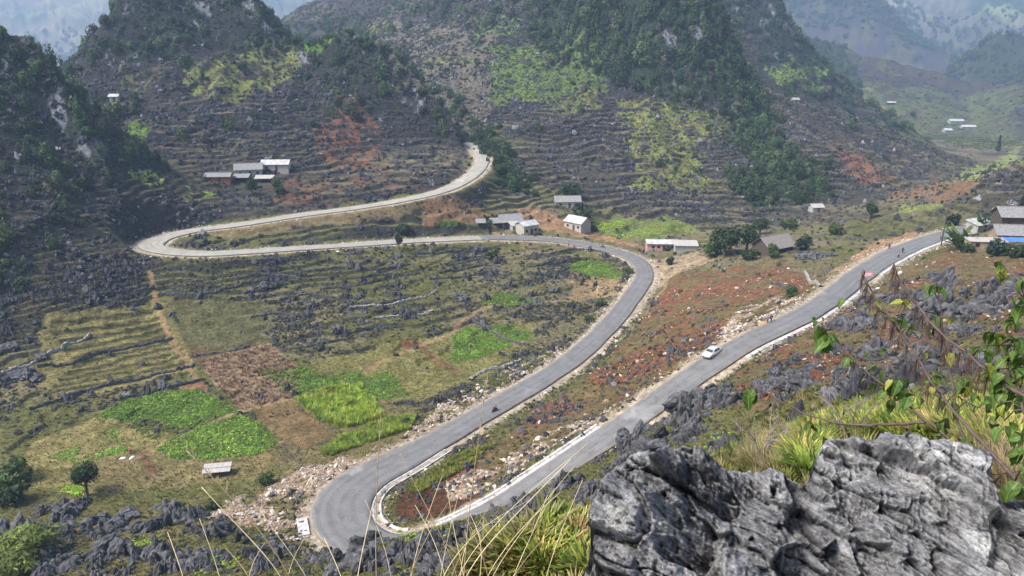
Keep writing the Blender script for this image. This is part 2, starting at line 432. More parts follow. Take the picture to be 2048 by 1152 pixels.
# bare limestone faces on the steep hills
_bf = sstep(.95, 1.3, SLOPE + .2 * NB_) * hillness * (GR > 200) * (GR < 1000) * sstep(.34, .46, fbm((GX * .8 + GY * .6) / 5, GZ / 13, 4, 333) + .25 * NA)
CLR = mix(CLR, [0.22, 0.22, 0.23], .8 * _bf)
MASK['forest'] *= 1 - .9 * _bf
# farmed slopes
zone([(640, 265), (690, 190), (745, 230), (775, 330), (700, 345), (640, 320)], C_RED, 0.75, 4, 'red', (-0.35, 0.15))
zone([(560, 350), (880, 340), (850, 380), (560, 430)], C_RED, 0.5, 4, 'red', (-0.2, 0.3))
zone([(360, 140), (430, 120), (575, 95), (600, 140), (560, 175), (470, 205), (390, 195)], C_YGREEN, 0.95, 3, 'green', (-0.6, -0.1))
zone([(585, 88), (650, 62), (665, 95), (610, 105)], C_GREEN, 0.9, 2, 'green')
zone([(235, 150), (320, 150), (310, 190), (260, 195)], C_YGREEN, 0.6, 3, 'green', (-0.3, 0.2))
zone([(245, 345), (300, 338), (330, 360), (280, 372)], [0.22, 0.30, 0.04], 0.9, 1.5, 'green', (-0.5, -0.1))
zone([(345, 372), (400, 372), (450, 395), (370, 408)], [0.18, 0.24, 0.04], 0.8, 2, 'green', (0.0, 0.2))
zone([(250, 250), (290, 245), (290, 275), (250, 275)], C_GREEN, 0.8, 2, 'green')
zone([(700, 50), (985, 60), (985, 250), (860, 190), (780, 140)], C_PALE, 0.8, 5)
zone([(690, 50), (780, 40), (800, 62), (730, 78)], C_YGREEN, 0.9, 4, 'green', (-0.5, 0.1))
zone([(840, 108), (945, 112), (950, 132), (850, 128)], C_YGREEN, 0.9, 4, 'green', (-0.5, 0.1))
zone([(960, 30), (1040, 20), (1040, 70), (960, 70)], C_GREEN, 0.8, 4, 'green', (-0.5, 0.1))
zone([(985, 90), (1190, 76), (1215, 130), (1215, 195), (985, 205)], [0.085, 0.125, 0.03], 0.9, 3, 'green', (-0.7, -0.2))
zone([(1090, 195), (1200, 170), (1210, 225), (1110, 230)], C_YGREEN, 0.8, 3, 'green', (-0.4, 0.1))
zone([(1235, 205), (1320, 195), (1445, 225), (1450, 270), (1400, 300), (1440, 370), (1290, 385), (1270, 300)], C_YGREEN, 0.95, 4, 'green', (-0.5, 0.0))
zone([(1520, 130), (1580, 120), (1640, 135), (1735, 195), (1640, 185), (1560, 175)], [0.12, 0.18, 0.035], 0.9, 4, 'green', (-0.6, -0.1))
zone([(1720, 165), (1760, 190), (1945, 320), (1900, 310), (1780, 230)], C_YGREEN, 0.8, 3, 'green', (-0.4, 0.1))
zone([(1720, 180), (1860, 175), (2048, 170), (2048, 290), (1960, 300), (1800, 225)], [0.075, 0.095, 0.035], 0.8, 8, 'green', (-0.3, 0.2))
zone([(1655, 292), (1700, 298), (1760, 335), (1800, 365), (1730, 372), (1690, 340)], [0.15, 0.072, 0.045], 0.9, 2, 'red', (-0.7, -0.3))
zone([(1880, 365), (1920, 345), (2040, 290), (2048, 320), (1960, 350), (1900, 372)], [0.17, 0.20, 0.06], 0.9, 3, 'field')
zone([(1780, 400), (1830, 375), (1940, 375), (1900, 402)], [0.17, 0.10, 0.055], 0.8, 3, 'red')
zone([(1800, 410), (1880, 405), (1880, 425), (1800, 425)], [0.15, 0.17, 0.05], 0.9, 2, 'field')
zone([(1180, 440), (1330, 430), (1400, 460), (1300, 478), (1190, 470)], [0.12, 0.15, 0.04], 0.85, 2, 'field', (-0.7, -0.1))
# valley floor
zone([(830, 420), (980, 420), (990, 450), (850, 458)], [0.20, 0.115, 0.06], 0.7, 3, 'red')
zone([(1020, 415), (1100, 420), (1200, 470), (1300, 500), (1180, 480), (1060, 450)], [0.26, 0.15, 0.08], 0.85, 2, 'bare')
zone([(420, 470), (700, 425), (820, 410), (840, 425), (600, 462), (440, 482)], [0.17, 0.125, 0.065], 0.7, 1.5, 'bare')
zone([(1130, 560), (1250, 545), (1240, 585), (1140, 600)], [0.24, 0.165, 0.085], 0.8, 2, 'bare')
zone([(1290, 520), (1400, 500), (1420, 520), (1330, 560), (1310, 600)], [0.30, 0.22, 0.14], 0.8, 2, 'bare')
zone([(90, 620), (340, 600), (385, 740), (150, 790), (60, 760)], [0.17, 0.145, 0.055], 0.85, 1, 'field')
CLR = mix(CLR, [0.032, 0.034, 0.016], .95 * STRIP)
zone([(330, 610), (560, 600), (540, 690), (390, 735)], [0.085, 0.082, 0.036], 0.8, 1.5, 'field')
zone([(395, 725), (540, 685), (600, 740), (590, 795), (480, 822), (430, 770)], [0.23, 0.155, 0.095], 0.85, 0.6, 'bare')
zone([(360, 765), (415, 765), (420, 785), (365, 785)], [0.17, 0.09, 0.05], 0.8, 0.8, 'bare')
zone([(500, 815), (595, 797), (670, 870), (620, 890), (555, 870)], [0.145, 0.095, 0.045], 0.9, 0.8, 'bare')
zone([(40, 900), (200, 830), (340, 870), (300, 930), (200, 960), (60, 990)], [0.20, 0.165, 0.065], 0.85, 1.2, 'field')
zone([(200, 900), (560, 900), (500, 960), (180, 990)], [0.18, 0.14, 0.062], 0.7, 1.2, 'field')
zone([(620, 720), (1100, 640), (1000, 740), (850, 800), (640, 770)], [0.16, 0.145, 0.05], 0.75, 1.2, 'field')
zone([(370, 690), (420, 695), (425, 730), (380, 730)], C_RED, 0.4, 1)
zone([(795, 683), (830, 678), (845, 695), (810, 700)], C_RED, 0.8, 0.5)
zone([(830, 698), (845, 694), (925, 745), (910, 748)], [0.16, 0.09, 0.045], 0.8, 0.2)
zone([(270, 910), (285, 905), (318, 945), (305, 955)], [0.17, 0.08, 0.045], 0.8, 0.2)
for _uv in ([(190, 835), (255, 800), (310, 785), (400, 782), (478, 825), (362, 858), (300, 838), (240, 842)], [(312, 898), (385, 860), (480, 828), (520, 845), (556, 885), (520, 908), (420, 920), (345, 918)], [(512, 742), (560, 735), (615, 735), (640, 752), (725, 742), (770, 830), (690, 858), (630, 830), (560, 775)],
            [(690, 765), (780, 742), (805, 775), (820, 795), (760, 800)], [(900, 722), (908, 672), (935, 652), (985, 668), (1028, 690), (960, 718)], [(972, 655), (1010, 648), (1060, 665), (1058, 680), (1020, 682)], [(962, 610), (1000, 585), (1035, 590), (1075, 605), (1030, 612)], [(1135, 533), (1160, 521), (1215, 522), (1248, 545), (1240, 556), (1180, 552)]):
    zone(_uv, [0.075, 0.115, 0.025], .8, .2, 'field')
# red earth on the right-hand slope
_sl = [(1330, 560), (1560, 520), (1660, 560), (1540, 640), (1400, 700), (1230, 820), (1000, 970), (830, 1050), (800, 1010), (980, 890), (1150, 770), (1270, 660)]
zone(_sl, [0.135, 0.095, 0.045], 0.85, 2.0, 'bare')
zone(_sl, C_RED, 0.9, 2.0, 'red', (-0.15, 0.2))
zone([(1100, 835), (1230, 760), (1420, 660), (1400, 705), (1150, 860)], C_RED, 0.75, 1, 'red', (-0.25, 0.15))
zone([(780, 1000), (860, 960), (960, 960), (960, 1030), (800, 1045)], [0.075, 0.030, 0.018], 0.9, 0.8, 'red')
_sr = [(1420, 770), (1560, 690), (1760, 570), (1900, 500), (2100, 480), (2150, 640), (1900, 760), (1600, 830), (1480, 840)]
zone(_sr, [0.13, 0.10, 0.05], 0.85, 2.0, 'bare')
zone(_sr, C_RED, 0.85, 2.0, 'red', (-0.15, 0.2))
zone([(1430, 765), (1560, 700), (1700, 690), (1640, 800), (1500, 800)], C_RED, 0.85, 1.5, 'red', (-0.3, 0.1))
zone([(1660, 545), (1760, 480), (1850, 462), (1800, 500), (1700, 548)], [0.30, 0.18, 0.10], 0.8, 1.2, 'bare')
# paths trodden across the fields
PATHS = [([(300, 545), (312, 600), (330, 650), (345, 690), (372, 725), (392, 760)], 0.55), ([(230, 935), (330, 890), (400, 858), (480, 825), (590, 795), (700, 755), (830, 697), (900, 668), (935, 635), (1010, 608), (1100, 604), (1150, 600)], 0.5),
         ([(1150, 600), (1152, 570), (1190, 555), (1240, 560)], 0.6), ([(990, 460), (1000, 475)], 1.5)]
for uv, hw in PATHS:
    P, _ = catmull([hit(u, v, 60) for u, v in uv], 0.5)
    x0, y0 = P[:, :2].min(0) - 4; x1, y1 = P[:, :2].max(0) + 4
    sel = np.where((GX > x0) & (GX < x1) & (GY > y0) & (GY < y1))
    d = np.sqrt(((GX[sel][:, None] - P[None, :, 0]) ** 2 + (GY[sel][:, None] - P[None, :, 1]) ** 2).min(1))
    CLR[sel] = mix(CLR[sel], [0.235, 0.155, 0.08], 0.9 * sstep(hw + 0.35, hw - 0.2, d + 0.25 * NC[sel]))
    MASK['bare'][sel] = np.maximum(MASK['bare'][sel], (d < hw + 0.6))
# gravel verge and cut banks beside the road
_v = RDIST - RHW[RIDX]
_side = np.where(((GX - RC[RIDX, 0]) * RN[RIDX, 0] + (GY - RC[RIDX, 1]) * RN[RIDX, 1]) > 0, 1, -1)
_vp = RPAR[RIDX]
CLR = mix(CLR, C_GRAVEL, 0.85 * sstep(2.2, 1.0, _v + 0.8 * NC + 0.9 * NB_))
# spoil tipped downhill along the lower road and outside the hairpin
_sp = ((_vp > 18.5) & (_vp < 25) & (_side < 0)) | ((_vp > 15.5) & (_vp <= 18.5) & (_side < 0))
SPOIL = np.zeros(GX.shape)
for uv in ([(480, 990), (640, 920), (740, 890), (800, 880), (760, 915), (660, 960), (625, 1060), (590, 1085), (540, 1060), (420, 1030)], [(800, 868), (920, 790), (1030, 735), (1120, 690), (1140, 700), (1040, 760), (900, 840), (820, 885)],
           [(1470, 620), (1560, 590), (1610, 600), (1520, 655), (1440, 680)], [(860, 985), (1000, 920), (1210, 800), (1250, 800), (1180, 850), (1040, 940), (930, 1000)]):
    p = land_poly(uv, 50)
    SPOIL = np.maximum(SPOIL, inpoly(GX + 2.5 * NB_ + 1.5 * NC, GY + 2.5 * NA + 1.5 * NC, p) * sstep(-0.15, 0.35, NC + 0.6 * NB_ + 0.16))
CLR = mix(CLR, [0.27, 0.19, 0.125], 0.85 * SPOIL)
MASK['bare'] = np.maximum(MASK['bare'], (_v < 1.6).astype(float))
# far land: woods, fields and bare ground in large patches
_fw = sstep(2150, 2500, GR)
_f1 = fbm(GX / 300, GY / 300, 4, 301); _f2 = fbm(GX / 80, GY / 80, 4, 302)
_fc = np.zeros_like(CLR) + np.array([0.095, 0.09, 0.06])
_fc = mix(_fc, [0.025, 0.045, 0.022], sstep(-.15, .2, _f1 + .5 * _f2)); _fc = mix(_fc, [0.16, 0.125, 0.095], sstep(.12, .35, _f2 - .3 * _f1)); _fc = mix(_fc, [0.12, 0.17, 0.05], sstep(.2, .35, _f2 + .4 * _f1) * .6)
CLR = mix(CLR, C_OLIVE, 0) * (1 - _fw[..., None]) + _fc * _fw[..., None]
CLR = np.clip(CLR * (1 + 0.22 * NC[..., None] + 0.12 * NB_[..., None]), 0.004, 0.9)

# ------------------------------------------------------------------ material helpers
MATS = {}
def newmat(name):
    m = bpy.data.materials.new(name); m.use_nodes = True
    nt = m.node_tree; b = nt.nodes['Principled BSDF']
    b.inputs['Specular IOR Level'].default_value = 0.25
    MATS[name] = m
    return m, nt, b
def nd(nt, t, **kw):
    n = nt.nodes.new(t)
    for k, v in kw.items():
        if k in n.inputs:
            n.inputs[k].default_value = v
        else:
            setattr(n, k, v)
    return n
def noise(nt, co, scale, detail=4, rough=0.6, dist=0.0):
    n = nd(nt, 'ShaderNodeTexNoise', Scale=scale, Detail=detail, Roughness=rough, Distortion=dist)
    if co is not None:
        nt.links.new(co, n.inputs['Vector'])
    return n.outputs['Fac']
def ramp(nt, fac, stops):
    r = nt.nodes.new('ShaderNodeValToRGB')
    el = r.color_ramp.elements
    while len(el) < len(stops):
        el.new(0.5)
    for e, (p, c) in zip(el, stops):
        e.position = p
        e.color = (c, c, c, 1) if not hasattr(c, '__len__') else (*c, 1)
    nt.links.new(fac, r.inputs['Fac'])
    return r.outputs['Color']
def mixc(nt, a, b, fac, mode='MIX'):
    m = nt.nodes.new('ShaderNodeMix'); m.data_type = 'RGBA'; m.blend_type = mode
    for sock, val in ((m.inputs['Factor'], fac), (m.inputs['A'], a), (m.inputs['B'], b)):
        if hasattr(val, 'is_output') or hasattr(val, 'links'):
            nt.links.new(val, sock)
        else:
            sock.default_value = (*val, 1) if hasattr(val, '__len__') else val
    return m.outputs['Result']
def bump(nt, b, h, strength=0.5, dist=0.1):
    n = nd(nt, 'ShaderNodeBump', Strength=strength, Distance=dist)
    nt.links.new(h, n.inputs['Height'])
    nt.links.new(n.outputs['Normal'], b.inputs['Normal'])
def objco(nt):
    return nt.nodes.new('ShaderNodeTexCoord').outputs['Object']
def plain(name, col, rough=0.8, var=0.15, scale=3.0, metal=0.0, bmp=0.0, bscale=None):
    if name in MATS:
        return MATS[name]
    m, nt, b = newmat(name)
    co = objco(nt)
    f = noise(nt, co, scale, 5, 0.65)
    lo = tuple(c * (1 - var * 1.6) for c in col); hi = tuple(min(1, c * (1 + var * 1.6)) for c in col)
    nt.links.new(ramp(nt, f, [(0.25, lo), (0.75, hi)]), b.inputs['Base Color'])
    b.inputs['Roughness'].default_value = rough; b.inputs['Metallic'].default_value = metal
    if bmp:
        bump(nt, b, noise(nt, co, bscale or scale * 3, 4, 0.6), bmp, 0.05)
    return m

def terrain_mat():
    m, nt, b = newmat('ground_cover')
    co = objco(nt)
    at = nd(nt, 'ShaderNodeAttribute', attribute_name='cover')
    a = ramp(nt, noise(nt, co, 0.9, 6, 0.75), [(0.30, 0.42), (0.52, 1.0), (0.72, 1.65)])
    c = mixc(nt, at.outputs['Color'], a, 1.0, 'MULTIPLY')
    g = ramp(nt, noise(nt, co, 3.5, 4, 0.7), [(0.3, 0.7), (0.7, 1.3)])
    c = mixc(nt, c, g, 1.0, 'MULTIPLY')
    # bits of pale stone in the soil
    st = ramp(nt, noise(nt, co, 1.7, 3, 0.6, 0.5), [(0.66, 0.0), (0.72, 1.0)])
    f = nd(nt, 'ShaderNodeMath', operation='MULTIPLY'); nt.links.new(st, f.inputs[0]); f.inputs[1].default_value = 0.35
    c = mixc(nt, c, (0.26, 0.25, 0.235), f.outputs[0])
    nt.links.new(c, b.inputs['Base Color'])
    b.inputs['Roughness'].default_value = 0.95
    b.inputs['Specular IOR Level'].default_value = 0.1
    bump(nt, b, noise(nt, co, 1.3, 6, 0.7), 0.9, 0.6)
    return m
M_TERR = terrain_mat()

def put(o, kind=None, label=None, cat=None, group=None, parent=None):
    if o.name not in COL.objects:
        COL.objects.link(o)
    if kind: o['kind'] = kind
    if label: o['label'] = label
    if cat: o['category'] = cat
    if group: o['group'] = group
    if cat and not kind: o['kind'] = 'thing'
    if parent: o.parent = parent
    return o
def mesh_np(name, V, F):
    me = bpy.data.meshes.new(name)
    V = np.asarray(V, float); F = np.asarray(F, int); n, k = F.shape
    me.vertices.add(len(V)); me.vertices.foreach_set('co', V.ravel())
    me.loops.add(n * k); me.loops.foreach_set('vertex_index', F.ravel())
    me.polygons.add(n); me.polygons.foreach_set('loop_start', np.arange(n) * k)
    me.update(calc_edges=True)
    return me

# ------------------------------------------------------------------ terrain objects
_FO = OWN[:-1, :-1].copy()
_idx = np.arange(NR * NAZ).reshape(NR, NAZ)
_Q = np.stack([_idx[:-1, :-1], _idx[1:, :-1], _idx[1:, 1:], _idx[:-1, 1:]], -1)
_VX = np.stack([GX, GY, GZ], -1).reshape(-1, 3)
_CC = CLR.reshape(-1, 3)
HILL_LABEL = ['', 'rocky twin-peaked hill with terraces above the pale hairpin road', 'steep dark wooded hill at the left edge of the valley', 'tall steep forested hill in the centre of the valley',
              'pale farmed slope behind the bend of the upper road', 'wooded hill with green fields to the right of the central hill', 'hazy terraced mountainside behind the twin-peaked hill',
              'hazy terraced valley side beyond the far hamlet', 'far blue wooded hill at the upper right', 'round wooded hill at the upper right corner', 'dark stony slope at the right edge above the village', 'far hazy mountain in the upper left', 'far hazy mountain in the upper right']
for i in range(len(HILLS) + 1):
    m = _FO == i
    if not m.any():
        continue
    q = _Q[m]
    used = np.unique(q); remap = np.zeros(NR * NAZ, int); remap[used] = np.arange(len(used))
    nm = 'valley_ground' if i == 0 else HILLS[i - 1][0]
    me = mesh_np(nm, _VX[used], remap[q])
    at = me.attributes.new('cover', 'FLOAT_COLOR', 'POINT')
    at.data.foreach_set('color', np.c_[_CC[used], np.ones(len(used))].astype(np.float32).ravel())
    me.shade_smooth()
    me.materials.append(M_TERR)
    put(bpy.data.objects.new(nm, me), 'structure', 'grassy and stony valley ground with fields around the roads' if i == 0 else HILL_LABEL[i])

# ------------------------------------------------------------------ roads
def road_mat(name, c0, c1):
    m, nt, b = newmat(name)
    co = objco(nt)
    uv = nd(nt, 'ShaderNodeAttribute', attribute_name='lane')
    f = noise(nt, co, 0.35, 5, 0.6); f2 = noise(nt, co, 6.0, 4, 0.7)
    c = ramp(nt, f, [(0.3, c0), (0.7, c1)])
    sep = nd(nt, 'ShaderNodeSeparateXYZ'); nt.links.new(uv.outputs['Vector'], sep.inputs[0])
    # tyre-worn lanes and fresh dark edges: streaks along the road
    mp = nd(nt, 'ShaderNodeCombineXYZ')
    ml = nd(nt, 'ShaderNodeMath', operation='MULTIPLY'); ml.inputs[1].default_value = 0.02; nt.links.new(sep.outputs[1], ml.inputs[0])
    nt.links.new(sep.outputs[0], mp.inputs[0]); nt.links.new(ml.outputs[0], mp.inputs[1])
    s = ramp(nt, noise(nt, mp.outputs[0], 2.2, 4, 0.7), [(0.3, 0.86), (0.7, 1.14)])
    c = mixc(nt, c, s, 1.0, 'MULTIPLY')
    c = mixc(nt, c, ramp(nt, f2, [(0.3, 0.8), (0.7, 1.2)]), 1.0, 'MULTIPLY')
    # dust and soil carried over the edges
    sm_ = nd(nt, 'ShaderNodeMath', operation='MULTIPLY_ADD'); nt.links.new(noise(nt, co, 0.8, 5, 0.7), sm_.inputs[0]); sm_.inputs[1].default_value = 1.5; nt.links.new(sep.outputs[2], sm_.inputs[2])
    ed = nd(nt, 'ShaderNodeMapRange'); nt.links.new(sm_.outputs[0], ed.inputs['Value']); ed.inputs['From Min'].default_value = 1.15; ed.inputs['From Max'].default_value = 0.65; ed.inputs['To Max'].default_value = 0.7
    c = mixc(nt, c, (0.27, 0.225, 0.165), ed.outputs[0])
    # wheel tracks
    wt = nd(nt, 'ShaderNodeMath', operation='PINGPONG'); nt.links.new(sep.outputs[0], wt.inputs[0]); wt.inputs[1].default_value = 0.85
    c = mixc(nt, c, ramp(nt, wt.outputs[0], [(0.15, 0.84), (0.6, 1.06)]), 0.5, 'MULTIPLY')
    c = mixc(nt, c, ramp(nt, noise(nt, co, 0.55, 5, 0.65, 1.2), [(0.36, 0.78), (0.46, 1.0), (0.62, 1.0), (0.70, 1.15)]), 1.0, 'MULTIPLY')
    d = noise(nt, co, 0.12, 4, 0.6, 0.6)
    c = mixc(nt, c, tuple(min(1, x * 1.7 + 0.05) for x in c1), ramp(nt, d, [(0.62, 0.0), (0.75, 0.55)]))
    nt.links.new(c, b.inputs['Base Color'])
    b.inputs['Roughness'].default_value = 0.75
    bump(nt, b, f2, 0.2, 0.02)
    return m
M_ASPH = road_mat('asphalt', (0.126, 0.123, 0.118), (0.166, 0.163, 0.157))
M_CONC = road_mat('pale_concrete', (0.245, 0.228, 0.19), (0.32, 0.30, 0.255))

def ribbon(i0, i1, off, z, nx):
    """strip along the centre line: rows of nx points between offsets off[0]..off[1] (fractions of the half width)"""
    V = []; lane = []; F = []
    n = i1 - i0
    for k, i in enumerate(range(i0, i1)):
        for j in range(nx):
            f = off[0] + (off[1] - off[0]) * j / (nx - 1)
            p = RC[i] + RN[i] * RHW[i] * f
            V.append((p[0], p[1], p[2] + z - 0.06 * abs(f) ** 2)); lane.append((f * RHW[i], i * 1.0, RHW[i] * (1 - abs(f))))
    for k in range(n - 1):
        for j in range(nx - 1):
            a = k * nx + j
            F.append((a, a + 1, a + nx + 1, a + nx))
    return np.array(V), np.array(F)[:, ::1], np.array(lane)
def add_road(name, i0, i1, mat, label):
    V, F, lane = ribbon(i0, i1, (-1, 1), 0.06, 11)
    # ragged edges and a slab edge below
    me = mesh_np(name, V, F[:, ::-1])
    at = me.attributes.new('lane', 'FLOAT_VECTOR', 'POINT'); at.data.foreach_set('vector', lane.astype(np.float32).ravel())
    me.shade_smooth(); me.materials.append(mat)
    o = put(bpy.data.objects.new(name, me), 'structure', label)
    sm = o.modifiers.new('slab', 'SOLIDIFY'); sm.thickness = 0.22; sm.offset = -1 if True else 1
    return o
I_SPLIT = int(np.searchsorted(RPAR, 32.3))
add_road('asphalt_road', 0, I_SPLIT + 1, M_ASPH, 'grey asphalt road winding through a hairpin bend')
add_road('concrete_road', I_SPLIT, len(RC), M_CONC, 'pale concrete road looping round a hairpin on the left')

# ------------------------------------------------------------------ haze: pale air in one closed box
HAZE = 0.00023
hz_m = bpy.data.materials.new('haze_air'); hz_m.use_nodes = True
hz_m.node_tree.nodes.clear()
_ho = hz_m.node_tree.nodes.new('ShaderNodeOutputMaterial'); _hv = hz_m.node_tree.nodes.new('ShaderNodeVolumePrincipled')
_hv.inputs['Color'].default_value = (0.52, 0.70, 0.97, 1); _hv.inputs['Density'].default_value = HAZE; _hv.inputs['Anisotropy'].default_value = 0.2
hz_m.node_tree.links.new(_hv.outputs[0], _ho.inputs['Volume'])
_x0, _x1, _y0, _y1, _z0, _z1 = GX.min() - 50, GX.max() + 50, -60.0, GY.max() + 50, GZ.min() - 1.5, max(GZ.max(), 100) + 15
_hb = bmesh.new(); bmesh.ops.create_cube(_hb, size=1.0)
for v in _hb.verts:
    v.co = (_x0 if v.co.x < 0 else _x1, _y0 if v.co.y < 0 else _y1, _z0 if v.co.z < 0 else _z1)
_hm = bpy.data.meshes.new('haze'); _hb.to_mesh(_hm); _hm.materials.append(hz_m)
put(bpy.data.objects.new('haze', _hm), 'stuff', 'thin blue haze filling the valley')
print('TERRAIN', GZ.min(), GZ.max())
# ------------------------------------------------------------------ limestone and foliage prototypes
def stone_mat(name, dark, pale, edge=0.5, scale=1.0, tint=True):
    m, nt, b = newmat(name)
    co = objco(nt)
    mp = nd(nt, 'ShaderNodeMapping'); mp.inputs['Scale'].default_value = (2.2 * scale, 2.2 * scale, 0.9 * scale)
    nt.links.new(co, mp.inputs['Vector'])
    f = noise(nt, mp.outputs[0], 1.6, 7, 0.72, 0.6)
    c = ramp(nt, f, [(0.30, tuple(x * 0.45 for x in dark)), (0.50, dark), (0.66, pale), (0.80, tuple(min(1, x * 1.25) for x in pale))])
    g = nd(nt, 'ShaderNodeNewGeometry')
    pt = ramp(nt, g.outputs['Pointiness'], [(0.50, 0.0), (0.60, edge)])
    c = mixc(nt, c, tuple(min(1, x * 1.15) for x in pale), pt)
    if tint:
        at = nd(nt, 'ShaderNodeAttribute', attribute_name='tint', attribute_type='INSTANCER')
        oi = nd(nt, 'ShaderNodeObjectInfo')
        c = mixc(nt, c, at.outputs['Color'], 1.0, 'MULTIPLY')
    nt.links.new(c, b.inputs['Base Color'])
    b.inputs['Roughness'].default_value = 0.9
    bump(nt, b, noise(nt, mp.outputs[0], 5.0, 6, 0.75), 0.8, 0.12)
    return m
M_ROCK_I = stone_mat('karst_limestone_scatter', (0.019, 0.019, 0.022), (0.082, 0.082, 0.088))
M_ROCK = stone_mat('karst_limestone', (0.022, 0.0218, 0.0235), (0.125, 0.124, 0.127), 0.6, 0.8, False)
M_RUB_I = stone_mat('broken_pale_stone_scatter', (0.30, 0.255, 0.205), (0.52, 0.48, 0.42))
M_RUB = stone_mat('broken_pale_stone', (0.30, 0.27, 0.23), (0.52, 0.49, 0.44), 0.4, 1.0, False)

def leaf_mat(name, col, var=0.35, rough=0.6, trans=0.25, tint=False):
    m, nt, b = newmat(name)
    g = nd(nt, 'ShaderNodeNewGeometry')
    rnd = g.outputs['Random Per Island']
    lo = tuple(c * (1 - var) for c in col); hi = tuple(c * (1 + var) for c in col)
    hi = (hi[0] * 1.15, hi[1] * 1.05, hi[2])
    c = ramp(nt, rnd, [(0.0, lo), (0.55, col), (1.0, hi)])
    if tint:
        at = nd(nt, 'ShaderNodeAttribute', attribute_name='tint', attribute_type='INSTANCER')
        c = mixc(nt, c, at.outputs['Color'], 1.0, 'MULTIPLY')
    nt.links.new(c, b.inputs['Base Color'])
    b.inputs['Roughness'].default_value = rough
    b.inputs['Specular IOR Level'].default_value = 0.2
    t = nd(nt, 'ShaderNodeBsdfTranslucent'); nt.links.new(c, t.inputs['Color'])
    mx_ = nd(nt, 'ShaderNodeMixShader'); mx_.inputs[0].default_value = trans
    out = nt.nodes['Material Output']
    nt.links.new(b.outputs[0], mx_.inputs[1]); nt.links.new(t.outputs[0], mx_.inputs[2]); nt.links.new(mx_.outputs[0], out.inputs['Surface'])
    return m
M_LEAF_I = leaf_mat('foliage_scatter', (1.0, 1.0, 1.0), 0.30, 0.6, 0.2, True)
M_BARK = plain('bark', (0.09, 0.075, 0.06), 0.9, 0.3, 4.0, 0, 0.5)

def ico(sub):
    bm = bmesh.new(); bmesh.ops.create_icosphere(bm, subdivisions=sub, radius=1.0)
    V = np.array([v.co[:] for v in bm.verts]); F = np.array([[v.index for v in f.verts] for f in bm.faces]); bm.free()
    return V, F
ICO2, ICO3, ICO4 = ico(2), ico(3), ico(4)
def n3(P, s, seed):
    return (fbm(P[:, 0] * s + 3.1 * P[:, 2] * s * 0.7, P[:, 1] * s - 1.7 * P[:, 2] * s * 0.7, 3, seed) + fbm(P[:, 1] * s + 0.9, P[:, 2] * s, 3, seed + 5)) * 0.5
def karst(seed, base=None, spiky=0.9, squash=(1, 1, 1)):
    """jagged limestone: fluted sides, split pinnacles on top, seated flat"""
    V, F = base if base is not None else ICO3
    P = V.copy()
    r = 1 + 0.45 * n3(V * 1.0 + seed, 1.3, seed) + 0.16 * ridged((V[:, 0] + seed) * 3.4 + V[:, 2], V[:, 1] * 3.4, 3, seed + 2)
    P *= r[:, None]
    up = np.clip(V[:, 2], 0, 1)
    spk = ridged(P[:, 0] * 1.6 + seed * 3.3, P[:, 1] * 1.6 + seed, 3, seed + 9)
    P[:, 2] += spiky * up * (0.25 + 0.75 * spk)
    cut = np.floor(P[:, 2] * 3.5 + 0.8 * n3(P, 2.0, seed + 4)) / 3.5
    P[:, 2] = 0.6 * P[:, 2] + 0.4 * cut
    P[:, 2] = np.where(P[:, 2] < 0, P[:, 2] * 0.35, P[:, 2])
    return P * np.array(squash), F
def karst_cluster(seed, base, n=6, tall=1.0, wide=1.0, tpr=.62, spread=.36):
    """a karst outcrop: a huddle of sharp leaning limestone fins"""
    g = np.random.default_rng(seed)
    Vs = []; Fs = []; k = 0
    lean = g.normal(0, 0.22, 2); ya = g.uniform(0, 3.14)
    for i in range(n):
        V, F = base
        P = V.copy()
        t = np.clip((P[:, 2] + 1) / 2, 0, 1)
        h = tall * g.uniform(0.5, 1.25); w = wide * g.uniform(0.30, 0.55); th = w * g.uniform(0.45, 0.9)
        r = 1 + 0.75 * n3(V + seed + i * 3.3, 1.5, seed + i) + 0.42 * n3(V + seed, 4.0, seed + 3 + i) + 0.25 * ridged(V[:, 0] * 3 + i, V[:, 1] * 3 + V[:, 2] * 0.7, 3, seed + i)
        tp = 1 - tpr * t ** 1.3
        P = np.c_[V[:, 0] * w * r * tp, V[:, 1] * th * r * tp, (t - 0.22) * h + 0.12 * h * n3(V, 2.6, seed + 7 + i)]
        P[:, 0] += lean[0] * P[:, 2]; P[:, 1] += lean[1] * P[:, 2]
        a_ = ya + g.normal(0, 0.35); c, s_ = math.cos(a_), math.sin(a_)
        P[:, :2] = np.c_[P[:, 0] * c - P[:, 1] * s_, P[:, 0] * s_ + P[:, 1] * c]
        q = g.normal(0, spread, 2)
        P[:, 0] += q[0]; P[:, 1] += q[1]; P[:, 2] -= 0.25 * h * np.hypot(*q)
        Vs.append(P); Fs.append(F + k); k += len(P)
    return np.vstack(Vs), np.vstack(Fs)
